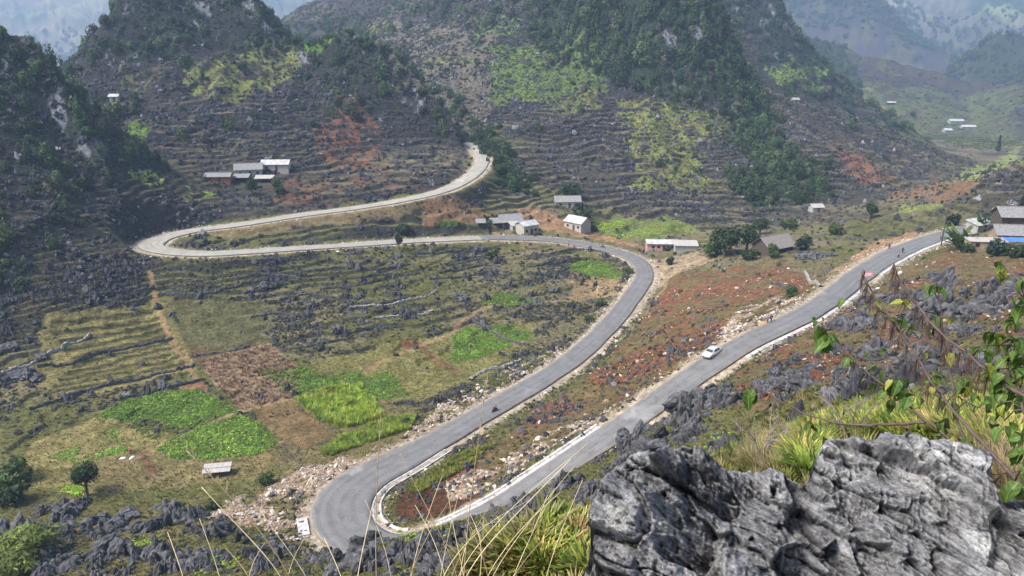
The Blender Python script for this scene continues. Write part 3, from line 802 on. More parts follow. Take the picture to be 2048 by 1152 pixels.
def leafcloud(n, size, seed, lobes=6, shape=(1, 1, 0.8), core=0.45, elong=1.6, up=0.3):
    g = np.random.default_rng(seed)
    L = g.normal(size=(lobes, 3)); L /= np.linalg.norm(L, axis=1)[:, None]; L *= g.uniform(0.25, 0.62, (lobes, 1)); lr = g.uniform(0.32, 0.58, lobes)
    k = g.integers(0, lobes, n)
    d = g.normal(size=(n, 3)); d /= np.linalg.norm(d, axis=1)[:, None]
    rad = g.uniform(core, 1.0, n) ** 0.6
    C = (L[k] + d * (lr[k] * rad)[:, None]) * np.array(shape)
    nrm = d + g.normal(size=(n, 3)) * 0.55 + np.array([0, 0, up]); nrm /= np.linalg.norm(nrm, axis=1)[:, None]
    t = np.cross(nrm, g.normal(size=(n, 3))); t /= np.linalg.norm(t, axis=1)[:, None] + 1e-9
    b = np.cross(nrm, t)
    s = (size * g.uniform(0.6, 1.4, n))[:, None]
    V = np.stack([C - t * s * elong, C + b * s * 0.8, C + t * s * elong, C - b * s * 0.8], 1).reshape(-1, 3)
    return V, np.arange(4 * n).reshape(n, 4)
def tuft(n, seed, lean=0.5, w=0.035):
    """a tuft of grass blades"""
    g = np.random.default_rng(seed); V = []; F = []
    for i in range(n):
        a = g.uniform(0, 6.28); r = g.uniform(0, 0.35); h = g.uniform(0.5, 1.0); l = g.uniform(0.1, lean) * h
        b = np.array([math.cos(a) * r, math.sin(a) * r, 0]); d = np.array([math.cos(a), math.sin(a), 0]); s = np.array([-math.sin(a), math.cos(a), 0]) * w
        k = len(V)
        V += [b - s, b + s, b + d * l * 0.4 + [0, 0, h * 0.6] + s * 0.8, b + d * l * 0.4 + [0, 0, h * 0.6] - s * 0.8, b + d * l * 1.4 + [0, 0, h * 0.95] + s * .15, b + d * l * 1.4 + [0, 0, h * 0.95] - s * .15]
        F += [(k, k + 1, k + 2, k + 3), (k + 3, k + 2, k + 4, k + 5)]
    return np.array(V), np.array(F)

def proto_col(name, meshes, mat):
    c = bpy.data.collections.new(name)
    for i, (V, F) in enumerate(meshes):
        me = mesh_np(name + '_form', V, F)
        me.materials.append(mat)
        if 'tint_' not in name and mat in (M_ROCK_I, M_RUB_I):
            me.shade_flat()
        c.objects.link(bpy.data.objects.new(name + '_form', me))
    return c
PC_ROCK = proto_col('rock', [karst_cluster(10 + i, ICO2, 5 + i % 3, 0.9 + 0.25 * (i % 3)) for i in range(9)], M_ROCK_I)
PC_RUB = proto_col('rubble', [karst(40 + i, ICO2, 0.15, (1, 0.85, 0.75)) for i in range(6)], M_RUB_I)
PC_TREE = proto_col('crown', [leafcloud(420, 0.085, 60 + i, 9, (1, 1, 0.95 + 0.3 * (i % 2)), 0.5) for i in range(6)], M_LEAF_I)
PC_BUSH = proto_col('bush', [leafcloud(150, 0.13, 80 + i, 5, (1, 1, 0.75), 0.3) for i in range(5)], M_LEAF_I)
PC_TUFT = proto_col('tuft', [tuft(26, 90 + i) for i in range(5)], M_LEAF_I)
PC_CROP = proto_col('crop', [leafcloud(46, 0.20, 100 + i, 4, (1, 1, 0.55), 0.2, 1.7, 0.9) for i in range(4)], M_LEAF_I)

def scatter(name, pcol, P, rot, scl, tint, label):
    N = len(P)
    me = bpy.data.meshes.new(name)
    me.vertices.add(N); me.vertices.foreach_set('co', np.asarray(P, np.float32).ravel())
    for nm, tp, key, dat in (('rot', 'FLOAT_VECTOR', 'vector', rot), ('scl', 'FLOAT_VECTOR', 'vector', scl), ('tint', 'FLOAT_COLOR', 'color', np.c_[tint, np.ones(N)])):
        a = me.attributes.new(nm, tp, 'POINT'); a.data.foreach_set(key, np.asarray(dat, np.float32).ravel())
    ng = bpy.data.node_groups.new(name, 'GeometryNodeTree')
    ng.interface.new_socket('Geometry', in_out='INPUT', socket_type='NodeSocketGeometry')
    ng.interface.new_socket('Geometry', in_out='OUTPUT', socket_type='NodeSocketGeometry')
    gi = ng.nodes.new('NodeGroupInput'); go = ng.nodes.new('NodeGroupOutput')
    ci = ng.nodes.new('GeometryNodeCollectionInfo'); ci.inputs['Collection'].default_value = pcol
    ci.inputs['Separate Children'].default_value = True; ci.inputs['Reset Children'].default_value = True
    ip = ng.nodes.new('GeometryNodeInstanceOnPoints'); ip.inputs['Pick Instance'].default_value = True
    def attr(nm, dt):
        n = ng.nodes.new('GeometryNodeInputNamedAttribute'); n.data_type = dt; n.inputs['Name'].default_value = nm
        return [o for o in n.outputs if o.enabled and o.name == 'Attribute'][0]
    e2r = ng.nodes.new('FunctionNodeEulerToRotation')
    ng.links.new(attr('rot', 'FLOAT_VECTOR'), e2r.inputs[0])
    ng.links.new(gi.outputs[0], ip.inputs['Points']); ng.links.new(ci.outputs[0], ip.inputs['Instance'])
    ng.links.new(e2r.outputs[0], ip.inputs['Rotation']); ng.links.new(attr('scl', 'FLOAT_VECTOR'), ip.inputs['Scale'])
    rv = ng.nodes.new('FunctionNodeRandomValue'); rv.data_type = 'INT'
    [s for s in rv.inputs if s.name == 'Max' and s.enabled][0].default_value = len(pcol.objects) - 1
    ng.links.new([s for s in rv.outputs if s.enabled][0], ip.inputs['Instance Index'])
    ng.links.new(ip.outputs[0], go.inputs[0])
    o = bpy.data.objects.new(name, me)
    md = o.modifiers.new('scatter', 'NODES'); md.node_group = ng
    return put(o, 'stuff', label)

_area = GR * np.gradient(azs)[None, :] * np.gradient(rs)[:, None]
_view = (np.abs(GA) < R(44))
PIXU = 1024 + FPX * GX / (GY * CP - (GZ - CAMZ) * SP)
def pick(dens, N, seed):
    g = np.random.default_rng(seed)
    p = (dens * _area * _view).ravel()
    p[p < 0] = 0
    p /= p.sum()
    k = g.choice(len(p), N, p=p)
    i, j = np.divmod(k, NAZ)
    fi = np.clip(i + g.uniform(-.5, .5, N), 0, NR - 1.01); fj = np.clip(j + g.uniform(-.5, .5, N), 0, NAZ - 1.01)
    r = np.interp(fi, np.arange(NR), rs); a = np.interp(fj, np.arange(NAZ), azs)
    x, y = r * np.sin(a), r * np.cos(a)
    return np.c_[x, y, ground(x, y)], g
def rots(g, N, tilt=0.2):
    return np.c_[g.normal(0, tilt, N), g.normal(0, tilt, N), g.uniform(0, 6.28, N)]
def tints(g, N, cols, w=None, var=0.2):
    cols = np.array(cols); k = g.choice(len(cols), N, p=w)
    return cols[k] * (1 + g.normal(0, var, (N, 1))).clip(0.4, 1.8)

FREE = (RDIST - RHW[RIDX] > 1.0).astype(float)          # off the road
NOTBARE = 1 - np.clip(MASK['bare'] * 0.85, 0, 1)
NOTFIELD = 1 - np.clip(MASK['field'], 0, 1)
DK = [(0.030, 0.055, 0.022), (0.048, 0.082, 0.027), (0.066, 0.098, 0.036), (0.090, 0.085, 0.058)]
OL = [(0.060, 0.070, 0.026), (0.085, 0.085, 0.040), (0.050, 0.050, 0.036), (0.095, 0.080, 0.060), (0.035, 0.052, 0.020)]

# -- forest on the hills
P, g = pick(MASK['forest'] * (GR < 650), 12000, 1); N = len(P)
s = (0.7 + g.gamma(2.0, .7, N)).clip(.7, 4.2) * (0.8 + 0.4 * (P[:, 1] > 420)); P[:, 2] += s * 0.35
scatter('hillside_forest', PC_TREE, P, rots(g, N, .15), np.c_[s, s, s * g.uniform(.7, 1.9, N)], tints(g, N, DK, [.35, .3, .25, .1], .35), 'dark green trees covering the steep upper slopes of the hills')
P, g = pick(MASK['forest'] * (GR >= 650) * (GR < 2600) * np.clip(1500 / GR, .5, 2), 15000, 2); N = len(P)
s = g.uniform(2.5, 5.5, N) * (1 + .7 * (P[:, 1] > 1300)); P[:, 2] += s * 0.3
scatter('distant_forest', PC_TREE, P, rots(g, N, .15), np.c_[s, s, s], tints(g, N, DK, [.35, .3, .25, .1]), 'hazy dark trees covering the far hills')
# -- scrub and stones of the hill slopes
_hl = np.maximum(hillness, STONY) * (GR < 900) * (GR > 150)
_lo = (1 - np.maximum(hillness, STONY)) * sstep(195, 225, GR) * (GR < 600) * FREE * NOTBARE * NOTFIELD
_clump = sstep(-0.35, 0.35, NB_ + 0.5 * NA)
P, g = pick((_hl * (1 - 0.6 * MASK['forest']) * (1 - 0.55 * MASK['green']) * (0.5 + _clump) + 0.5 * _lo) * (0.4 + _riser) * FREE, 22000, 3); N = len(P)
s = g.uniform(0.35, 1.1, N) * np.where(P[:, 1] > 450, 1.8, 1.0); P[:, 2] += s * 0.2
scatter('hillside_scrub', PC_BUSH, P, rots(g, N), np.c_[s, s, s * g.uniform(.6, 1.2, N)], tints(g, N, OL + DK[:2]), 'low brown and olive scrub on the hill slopes')
P, g = pick((_hl * (1 - 0.7 * MASK['forest']) * (1 - 0.6 * MASK['green']) * (1 - .6 * MASK['red']) * (0.3 + 1.2 * _clump) + 0.35 * _lo * _clump) * (0.2 + 1.2 * _riser) * FREE * (GR < 620), 42000, 4); N = len(P)
s = g.gamma(2.2, 0.24, N).clip(0.25, 1.5)
scatter('hillside_stones', PC_ROCK, P, rots(g, N), np.c_[s * g.uniform(.8, 1.6, N), s, s * g.uniform(.6, 1.5, N)], tints(g, N, [(0.85, 0.85, 0.92), (1.15, 1.15, 1.18), (1.6, 1.55, 1.5), (3.6, 3.5, 3.4)], [.40, .38, .18, .04]), 'dark limestone stones strewn over the terraced hill slopes')
P, g = pick(np.maximum(hillness, .9) * (GR > 460) * (GR < 1500) * (1 - .8 * MASK['forest']) * (1 - .7 * MASK['field']) * (.25 + _clump), 10000, 33); N = len(P)
s = g.uniform(.7, 2.0, N) * np.where(P[:, 1] > 800, 1.6, 1.0)
scatter('distant_scrub', PC_BUSH, P, rots(g, N), np.c_[s, s, s * .6], tints(g, N, OL + DK), 'hazy scrub on the farther terraced slopes')
# -- green crops on the hills
P, g = pick(MASK['green'] * (GR < 900), 9000, 6); N = len(P)
s = g.uniform(0.4, 0.9, N) * np.where(P[:, 1] > 450, 1.6, 1.0)
scatter('hillside_crops', PC_BUSH, P, rots(g, N), np.c_[s, s, s * .7], tints(g, N, [(0.085, 0.13, 0.024), (0.12, 0.145, 0.032), (0.135, 0.13, 0.045), (0.055, 0.085, 0.02)]), 'yellow green crops and bushes in patches on the hills')
# -- valley stones between the fields
_val = (1 - hillness) * (GX < 40) * (GR > 140) * (GR < 240) * FREE * NOTBARE * NOTFIELD
_cl2 = sstep(-0.05, 0.35, NB_ + 0.35 * NA)
P, g = pick(_val * (0.10 + _cl2) * (.35 + 1.3 * _riser), 5600, 7); N = len(P)
s = g.gamma(2.0, 0.20, N).clip(0.18, 1.3)
scatter('valley_stones', PC_ROCK, P, rots(g, N), np.c_[s * g.uniform(.8, 1.5, N), s, s * g.uniform(.6, 1.3, N)], tints(g, N, [(0.8, 0.8, 0.82), (1.1, 1.1, 1.1), (2.1, 2.05, 2.0)], [.5, .36, .14]), 'small dark limestone stones between the valley terraces')
P, g = pick(_val * (0.2 + _cl2), 5000, 8); N = len(P)
s = g.uniform(0.25, 0.8, N)
scatter('valley_scrub', PC_BUSH, P, rots(g, N), np.c_[s, s, s * .8], tints(g, N, OL), 'low olive scrub between the valley terraces')
# -- rubble along the new road
_verge = sstep(4.5, 0.6, RDIST - RHW[RIDX]) * (RDIST < 20) * (RDIST - RHW[RIDX] > 0.6)
P, g = pick((SPOIL * 1.0 + _verge * 0.22 * (GR < 260) + .07 * MASK['bare'] * (GX > -20) * (GR < 230) * sstep(-.1, .3, NB_)) * FREE, 19000, 9); N = len(P)
s = (g.gamma(.9, 0.085, N) + .04).clip(0.04, 0.7)
scatter('roadside_rubble', PC_RUB, P, rots(g, N, .6), np.c_[s * g.uniform(.8, 1.5, N), s, s * g.uniform(.6, 1.0, N)], tints(g, N, [(.95, .92, .88), (.68, .58, .48), (1.2, 1.2, 1.2), (.40, .31, .24), (.5, .5, .52)], [.30, .25, .12, .2, .13]), 'broken pale stone tipped along the road edges')
# -- stones and scrub on the near slopes
_nr = (GR > 30) * (GR < 175) * FREE * (1 - hillness)
_right = (GX > -5) * 1.0
_cl3 = sstep(-0.25, 0.3, NB_ + 0.3 * NC)
_btw = ((PIXU > 0) & (GX > -60)).astype(float)
NEAR_D = _nr * NOTFIELD * np.where((GX > 15) & (GR > 60), .45, 1.0) * np.where(GX > -20, 1.0, sstep(118, 104, GR)) * (1 - .8 * SPOIL)
P, g = pick(NEAR_D * (0.12 + _cl3) * np.clip(80 / GR, .5, 1.6), 9000, 10); N = len(P)
s = g.gamma(1.8, 0.20, N).clip(0.1, 0.8)
scatter('slope_stones', PC_ROCK, P, rots(g, N, .3), np.c_[s * g.uniform(.8, 1.5, N), s, s * g.uniform(.6, 1.3, N)], tints(g, N, [(0.9, 0.9, 0.96), (1.3, 1.3, 1.32), (2.2, 2.15, 2.1)], [.5, .35, .15]), 'small limestone stones on the near slopes')
P, g = pick(NEAR_D * (0.3 + sstep(-.2, .3, NA)), 7000, 11); N = len(P)
s = g.uniform(0.15, 0.6, N)
scatter('slope_scrub', PC_BUSH, P, rots(g, N), np.c_[s, s, s * .8], tints(g, N, OL + [(0.12, 0.13, 0.035)]), 'low olive and brown scrub on the near slopes')
# -- rough grass
P, g = pick((1 - hillness) * (GR > 20) * (GR < 230) * (RDIST - RHW[RIDX] > 1.5) * (1 - .7 * MASK['bare']) * (1 - .75 * MASK['red']) * (1 - SPOIL) * np.clip(70 / GR, .35, 4), 85000, 12); N = len(P)
s = g.uniform(0.12, 0.42, N)
scatter('rough_grass', PC_TUFT, P, rots(g, N, .1), np.c_[s, s, s], tints(g, N, [(0.19, 0.185, 0.06), (0.15, 0.165, 0.045), (0.27, 0.215, 0.10), (0.11, 0.13, 0.04)]), 'rough olive and straw-coloured grass on the slopes')
_view = (np.abs(GA) < R(64))
P, g = pick((GR > 1.6) * (GR < 24.0) * np.clip(6 / GR, .3, 2), 9000, 13); N = len(P)
s = g.uniform(0.06, 0.22, N)
scatter('ledge_turf', PC_TUFT, P, rots(g, N, .15), np.c_[s * 1.2, s * 1.2, s], tints(g, N, [(0.17, 0.17, 0.05), (0.13, 0.145, 0.04), (0.24, 0.20, 0.09), (0.09, 0.11, 0.03)]), 'short olive turf on the ledge around the viewpoint')
# ------------------------------------------------------------------ small mesh kit
class MB:
    def __init__(self):
        self.V = []; self.F = []
    def add(self, V, F):
        k = len(self.V)
        self.V += [tuple(map(float, v)) for v in V]; self.F += [tuple(int(i) + k for i in f) for f in F]
        return self
    def box(self, c, s, rz=0.0, taper=1.0, tilt=(0, 0)):
        cx, cy, cz = c; sx, sy, sz = s
        V = []
        for z in (0, 1):
            f = 1 if z == 0 else taper
            for x, y in ((-.5, -.5), (.5, -.5), (.5, .5), (-.5, .5)):
                px, py = x * sx * f + tilt[0] * z, y * sy * f + tilt[1] * z
                V.append((cx + px * math.cos(rz) - py * math.sin(rz), cy + px * math.sin(rz) + py * math.cos(rz), cz + z * sz))
        return self.add(V, [(0, 3, 2, 1), (4, 5, 6, 7), (0, 1, 5, 4), (1, 2, 6, 5), (2, 3, 7, 6), (3, 0, 4, 7)])
    def tube(self, pts, rad, n=8, cap=True):
        pts = [Vector(p) for p in pts]
        if not hasattr(rad, '__len__'):
            rad = [rad] * len(pts)
        rings = []
        for i, p in enumerate(pts):
            d = (pts[min(i + 1, len(pts) - 1)] - pts[max(i - 1, 0)]).normalized()
            a = d.orthogonal().normalized() if i == 0 else (prev - d * prev.dot(d)).normalized()
            prev = a
            b = d.cross(a)
            rings.append([p + (a * math.cos(6.2832 * k / n) + b * math.sin(6.2832 * k / n)) * rad[i] for k in range(n)])
        V = [v for r in rings for v in r]; F = []
        for i in range(len(rings) - 1):
            for k in range(n):
                F.append((i * n + k, i * n + (k + 1) % n, (i + 1) * n + (k + 1) % n, (i + 1) * n + k))
        if cap:
            F.append(tuple(range(n))[::-1]); F.append(tuple((len(rings) - 1) * n + k for k in range(n)))
        return self.add(V, F)
    def prism(self, poly, y0, y1):
        """poly in x,z extruded along y"""
        n = len(poly)
        V = [(x, y0, z) for x, z in poly] + [(x, y1, z) for x, z in poly]
        F = [tuple(range(n)), tuple(range(n, 2 * n))[::-1]] + [(i, i + n, (i + 1) % n + n, (i + 1) % n) for i in range(n)]
        return self.add(V, F)
    def build(self, name, mat, parent=None, smooth=False, bevel=0.0):
        me = bpy.data.meshes.new(name)
        me.from_pydata(self.V, [], self.F); me.update()
        bm = bmesh.new(); bm.from_mesh(me)
        bmesh.ops.recalc_face_normals(bm, faces=bm.faces)
        if bevel:
            bmesh.ops.bevel(bm, geom=list(bm.edges), offset=bevel, segments=2, affect='EDGES')
        bm.to_mesh(me); bm.free()
        if smooth:
            me.shade_smooth()
        me.materials.append(mat)
        o = bpy.data.objects.new(name, me)
        COL.objects.link(o)
        if parent:
            o.parent = parent
        return o
def thing(name, loc, rz, label, cat, group=None):
    o = bpy.data.objects.new(name, None)
    o.empty_display_size = 0.3
    o.location = loc; o.rotation_euler = (0, 0, rz)
    return put(o, None, label, cat, group)
def one(name, me, loc, rot, scl, label, cat, group=None):
    o = bpy.data.objects.new(name, me)
    o.location = loc; o.rotation_euler = rot; o.scale = scl
    return put(o, None, label, cat, group)
def pxm(p):
    """photo pixels per metre at a point"""
    return FPX / math.sqrt(p[0] ** 2 + p[1] ** 2 + (p[2] - CAMZ) ** 2)

# ------------------------------------------------------------------ gutters and kerbs of bare concrete
M_GUT = plain('bare_white_concrete', (0.40, 0.39, 0.37), 0.85, 0.4, 1.1, 0, 0.3)
def sweep(name, p0, p1, side, prof, mat, label, cat='gutter', wob=0.0):
    i0, i1 = int(np.searchsorted(RPAR, p0)), int(np.searchsorted(RPAR, p1))
    V = []; F = []; n = len(prof)
    for k, i in enumerate(range(i0, i1)):
        for o, z in prof:
            p = RC[i] + RN[i] * side * (RHW[i] + o + wob * math.sin(i * 0.7))
            V.append((p[0], p[1], p[2] + z))
    m = i1 - i0
    for k in range(m - 1):
        for j in range(n - 1):
            F.append((k * n + j, k * n + j + 1, (k + 1) * n + j + 1, (k + 1) * n + j))
    b = MB().add(V, F)
    b.F += [tuple(range(n)), tuple((m - 1) * n + j for j in range(n))]
    o = b.build(name, mat)
    return put(o, None, label, cat)
PG = [(0.10, -0.30), (0.10, 0.05), (0.40, 0.05), (0.48, -0.05), (0.85, -0.05), (0.95, 0.16), (1.25, 0.16), (1.25, -0.4)]
PGW = [(0.10, -0.30), (0.10, 0.03), (0.35, 0.03), (0.55, -0.16), (1.15, -0.16), (1.30, 0.16), (1.55, 0.16), (1.55, -0.5)]
sweep('road_gutter', 15.2, 20.9, 1, PGW, M_GUT, 'white concrete gutter curving round the inside of the near hairpin')
sweep('road_gutter', 9.9, 14.4, 1, PG, M_GUT, 'long white concrete gutter along the upper road above the near hairpin')
sweep('road_gutter', 3.4, 7.0, -1, [(0.25, -0.3), (0.25, 0.02), (1.0, 0.02), (1.15, -0.5)], M_GUT, 'white concrete edging on the downhill side of the upper road', 'edging')
sweep('concrete_apron', 0.9, 2.9, -1, [(-1.3, 0.01), (-1.3, 0.085), (0.9, 0.06), (1.0, -0.5)], M_GUT, 'fresh white concrete slab beside walkers on the far upper road', 'slab')
_i = int(np.searchsorted(RPAR, 17.3))
_p = RC[_i] - RN[_i] * (RHW[_i] + 1.15)
b = MB(); b.box((0, 0, -0.3), (1.6, 4.6, 0.5), 0, 0.96)
o = b.build('concrete_slab', M_GUT, None, False, 0.03); o.location = (_p[0], _p[1], _p[2] + 0.02); o.rotation_euler = (0, 0, math.atan2(-RT[_i, 0], RT[_i, 1]))
put(o, None, 'white concrete slab at the outer edge of the near hairpin', 'slab')

# ------------------------------------------------------------------ dry stone walls along the terraces
M_WALL = stone_mat('dry_stone', (0.040, 0.040, 0.040), (0.15, 0.145, 0.135), 0.4, 1.0, False)
M_WALLP = stone_mat('pale_dry_stone', (0.20, 0.185, 0.16), (0.40, 0.38, 0.34), 0.4, 1.0, False)
def wall(uv, h, w, mat, label, seed, group=None, grass=False):
    P, _ = catmull([hit(u, v, 60) for u, v in uv], 0.45)
    P = smooth_path(P, 2)
    g = np.random.default_rng(seed)
    T = np.gradient(P, axis=0)[:, :2]; T /= np.linalg.norm(T, axis=1)[:, None] + 1e-9
    Nn = np.c_[T[:, 1], -T[:, 0]]
    prof = [(-.62, -.45), (-.52, .35), (-.42, .8), (-.15, 1.0), (.2, .96), (.45, .75), (.55, .3), (.65, -.45)]
    V = []; F = []; n = len(prof)
    c0 = P.mean(0)
    for i in range(len(P)):
        hh = h * (0.75 + 0.35 * math.sin(i * 0.23 + seed) * 0.5 + g.uniform(-.22, .22))
        z0 = float(ground(P[i, 0], P[i, 1]))
        for o, z in prof:
            q = P[i, :2] + Nn[i] * (o * w + g.normal(0, 0.07 * w * 2))
            V.append((q[0] - c0[0], q[1] - c0[1], z0 + z * hh * (1 + g.normal(0, .12)) - c0[2]))
    for i in range(len(P) - 1):
        for j in range(n - 1):
            F.append((i * n + j, i * n + j + 1, (i + 1) * n + j + 1, (i + 1) * n + j))
    me = mesh_np('stone_wall', V, F)
    me.materials.append(mat); me.shade_flat()
    return one('stone_wall', me, c0, (0, 0, 0), (1, 1, 1), label, 'wall', group)
WG = 'dark terrace walls across the valley floor'
WLAB = ['low dark wall along the top of the dried maize', 'low dark wall bordering the upper bright green plot', 'low dark wall at the right end of the dull green field', 'low dark wall inside the right part of the dull green field', 'long wavy dark wall below the middle of the pale road',
        'dark wall above the left part of the slanting pale wall', 'dark wall below the small valley tree', 'dark wall just under the pale road left of the valley tree', 'short dark wall under and left of the valley tree wall', 'curved dark wall arching over the bend plot', 'dark wall left of the bend plot',
        'upper dark wall below the left hairpin', 'lower dark wall below the left hairpin', 'dark wall touching the small valley tree', 'dark wall ending at the slanting pale wall', 'dark wall in the stony middle of the valley', 'dark wall right of the dried maize', 'dark wall beside the brown boulder in the valley']
wall([(0, 752), (30, 742), (90, 712), (140, 690), (180, 672)], 0.9, 0.5, M_WALLP, 'pale stone wall slanting down to the left edge of the valley', 1)
wall([(75, 737), (160, 722), (250, 700), (345, 680)], 1.1, 0.4, M_WALL, 'long dark terrace wall running up from the black boulder', 2)
wall([(150, 790), (220, 772), (300, 755), (390, 732)], 1.1, 0.4, M_WALL, 'dark terrace wall below the stepped strips at the field corner', 3)
wall([(60, 820), (100, 808), (160, 790)], 1.0, 0.4, M_WALL, 'short dark wall beside the thorny rocks on the left', 4)
wall([(65, 605), (150, 597), (230, 590), (310, 577)], 1.2, 0.4, M_WALL, 'long dark wall under the left hill foot', 5)
wall([(320, 588), (400, 590), (450, 580), (495, 567)], 1.1, 0.4, M_WALL, 'dark wall above the dull green field by the footpath', 6)
for k, uv in enumerate([[(385, 715), (450, 705), (500, 695)], [(240, 800), (300, 788), (410, 760)], [(560, 600), (620, 592), (680, 600)], [(500, 640), (560, 630), (600, 640)],
                        [(610, 545), (680, 535), (760, 540), (820, 530)], [(640, 580), (700, 575), (760, 562)], [(880, 548), (960, 533), (1000, 535)], [(830, 510), (900, 505), (960, 503)], [(860, 560), (930, 555), (970, 545)],
                        [(1100, 508), (1150, 500), (1200, 505), (1245, 530)], [(1060, 535), (1110, 528), (1160, 520)], [(440, 530), (520, 522), (600, 520)], [(470, 560), (540, 552), (600, 560)],
                        [(890, 530), (960, 520), (1010, 515)], [(700, 622), (760, 610), (815, 598)], [(690, 560), (760, 552), (840, 548)], [(580, 700), (640, 690), (690, 680)], [(690, 670), (750, 660), (800, 655)]]):
    wall(uv, 0.85, 0.38, M_WALL, WLAB[k], 20 + k, WG)
wall([(700, 618), (780, 612), (840, 598), (872, 585)], 0.9, 0.45, M_WALLP, 'pale grey stone wall slanting across the middle of the valley', 50)
wall([(750, 640), (800, 634), (865, 625)], 0.8, 0.45, M_WALLP, 'short pale stone wall below the slanting grey wall', 51)
wall([(945, 640), (975, 655), (1010, 680), (1058, 692)], 0.9, 0.5, M_WALL, 'stone wall dividing the two bright green plots', 52)
wall([(940, 762), (965, 745), (1010, 735), (1040, 722)], 0.9, 0.6, M_WALLP, 'curved pale stone wall beside the lower road spoil', 53)
wall([(1610, 545), (1622, 565), (1640, 575)], 0.8, 0.5, M_WALLP, 'small curved stone wall above the people on the upper road', 54)
wall([(1540, 566), (1560, 572), (1582, 582)], 0.8, 0.5, M_WALL, 'broken stone wall left of the small curved wall', 55)

# ------------------------------------------------------------------ crop plots
M_CR = None
def plot(name, uv, n, s, cols, label, pc=None, h=1.0, seed=1, rough=0.1, patch=None, jit=True):
    poly = land_poly(uv, 60)
    g = np.random.default_rng(seed)
    lo, hi = poly.min(0), poly.max(0)
    X = g.uniform(lo[0] - 1, hi[0] + 1, n * 5); Y = g.uniform(lo[1] - 1, hi[1] + 1, n * 5)
    nz = fbm(X / 2.5, Y / 2.5, 3, seed)
    ok = inpoly(X + rough * 3 * nz, Y + rough * 3 * fbm(X / 2 + 9, Y / 2, 3, seed + 1), poly)
    if patch is not None:
        ok &= fbm(X / 4, Y / 4, 3, seed + 5) > patch
    X, Y = X[ok][:n], Y[ok][:n]
    N = len(X)
    sc = s * g.uniform(.6, 1.3, N) * (1 + 0.3 * fbm(X / 3, Y / 3, 2, seed + 2))
    t = tints(g, N, cols, None, 0.15) * (1 + 0.35 * fbm(X / 3, Y / 3, 3, seed + 3))[:, None]
    return scatter(name, pc or PC_CROP, np.c_[X, Y, ground(X, Y) + 0.02], rots(g, N, .12), np.c_[sc, sc, sc * h], t, label)
BG = [(0.115, 0.235, 0.028), (0.155, 0.28, 0.036), (0.09, 0.17, 0.028), (0.20, 0.27, 0.055)]
YG = [(0.26, 0.40, 0.04), (0.20, 0.34, 0.035), (0.34, 0.38, 0.06)]
plot('crop_plot', [(190, 835), (255, 800), (310, 785), (400, 782), (478, 825), (362, 858), (300, 838), (240, 842)], 2200, .42, BG, 'bright green vegetable plot above the diagonal field path', seed=201)
plot('crop_plot', [(312, 898), (385, 860), (480, 828), (520, 845), (556, 885), (520, 908), (420, 920), (345, 918)], 2200, .40, BG + [(0.24, 0.36, 0.05)], 'bright green vegetable plot below the diagonal field path', seed=202)
plot('crop_plot', [(512, 742), (560, 735), (615, 735), (640, 752), (690, 745), (725, 742), (715, 760), (640, 775), (600, 800), (560, 775)], 1300, .42, BG, 'bright green plot above the tall grass by the dried maize', seed=203)
plot('crop_plot', [(690, 765), (780, 742), (805, 775), (820, 795), (760, 800)], 800, .36, BG, 'green vegetable plot to the right of the tall grass', seed=204, patch=-.25)
plot('crop_plot', [(900, 722), (908, 672), (935, 652), (985, 668), (1028, 690), (960, 718)], 1600, .40, BG, 'bright green plot to the left of the dividing stone wall', seed=205, patch=-.4)
plot('crop_plot', [(972, 655), (1010, 648), (1060, 665), (1058, 680), (1020, 682)], 800, .40, BG, 'bright green plot to the right of the dividing stone wall', seed=206)
plot('crop_plot', [(962, 610), (1000, 585), (1035, 590), (1075, 605), (1030, 612)], 750, .40, BG, 'narrow green plot above the curving footpath', seed=207)
plot('crop_plot', [(1135, 533), (1160, 521), (1215, 522), (1248, 545), (1240, 556), (1180, 552)], 1000, .42, BG, 'green plot inside the bend of the asphalt road', seed=208)
plot('crop_plot', [(100, 915), (170, 880), (235, 850), (262, 880), (250, 905), (160, 930)], 420, .36, [(0.17, 0.33, 0.04), (0.22, 0.31, 0.06)], 'patchy green vegetable rows left of the bright plots', seed=209, patch=-.1)
plot('crop_plot', [(250, 850), (300, 838), (350, 862), (310, 880)], 260, .34, [(0.08, 0.13, 0.03), (0.10, 0.15, 0.03)], 'sparse dull green rows between the two bright plots', seed=210)
plot('crop_plot', [(120, 985), (150, 965), (172, 975), (165, 990)], 130, .42, YG, 'lime green plants at the foot of the lone round tree', seed=211)
plot('crop_plot', [(1410, 905), (1425, 870), (1480, 862), (1478, 885), (1440, 905)], 200, .30, [(0.24, 0.46, 0.03), (0.19, 0.38, 0.03)], 'small lime green plants among rocks behind the boulder', seed=212)
plot('tall_grass', [(600, 800), (640, 780), (720, 772), (745, 800), (770, 835), (690, 858), (635, 838)], 1300, .95, [(0.30, 0.42, 0.05), (0.40, 0.44, 0.07), (0.17, 0.28, 0.04)], 'tall yellow green grass stand beside the brown field', PC_TUFT, 1.2, 213)
plot('tall_grass', [(640, 905), (700, 868), (780, 838), (830, 835), (820, 860), (740, 885), (660, 915)], 1000, .8, [(0.16, 0.26, 0.04), (0.32, 0.38, 0.05), (0.20, 0.27, 0.05)], 'dark green tall grass along the top of the road spoil', PC_TUFT, 1.2, 214)
plot('tall_grass', [(815, 985), (850, 955), (930, 905), (985, 893), (960, 915), (880, 965), (840, 988)], 600, .75, [(0.17, 0.20, 0.035), (0.27, 0.28, 0.05)], 'bushy olive grass strip inside the near hairpin', PC_TUFT, 1.0, 215)
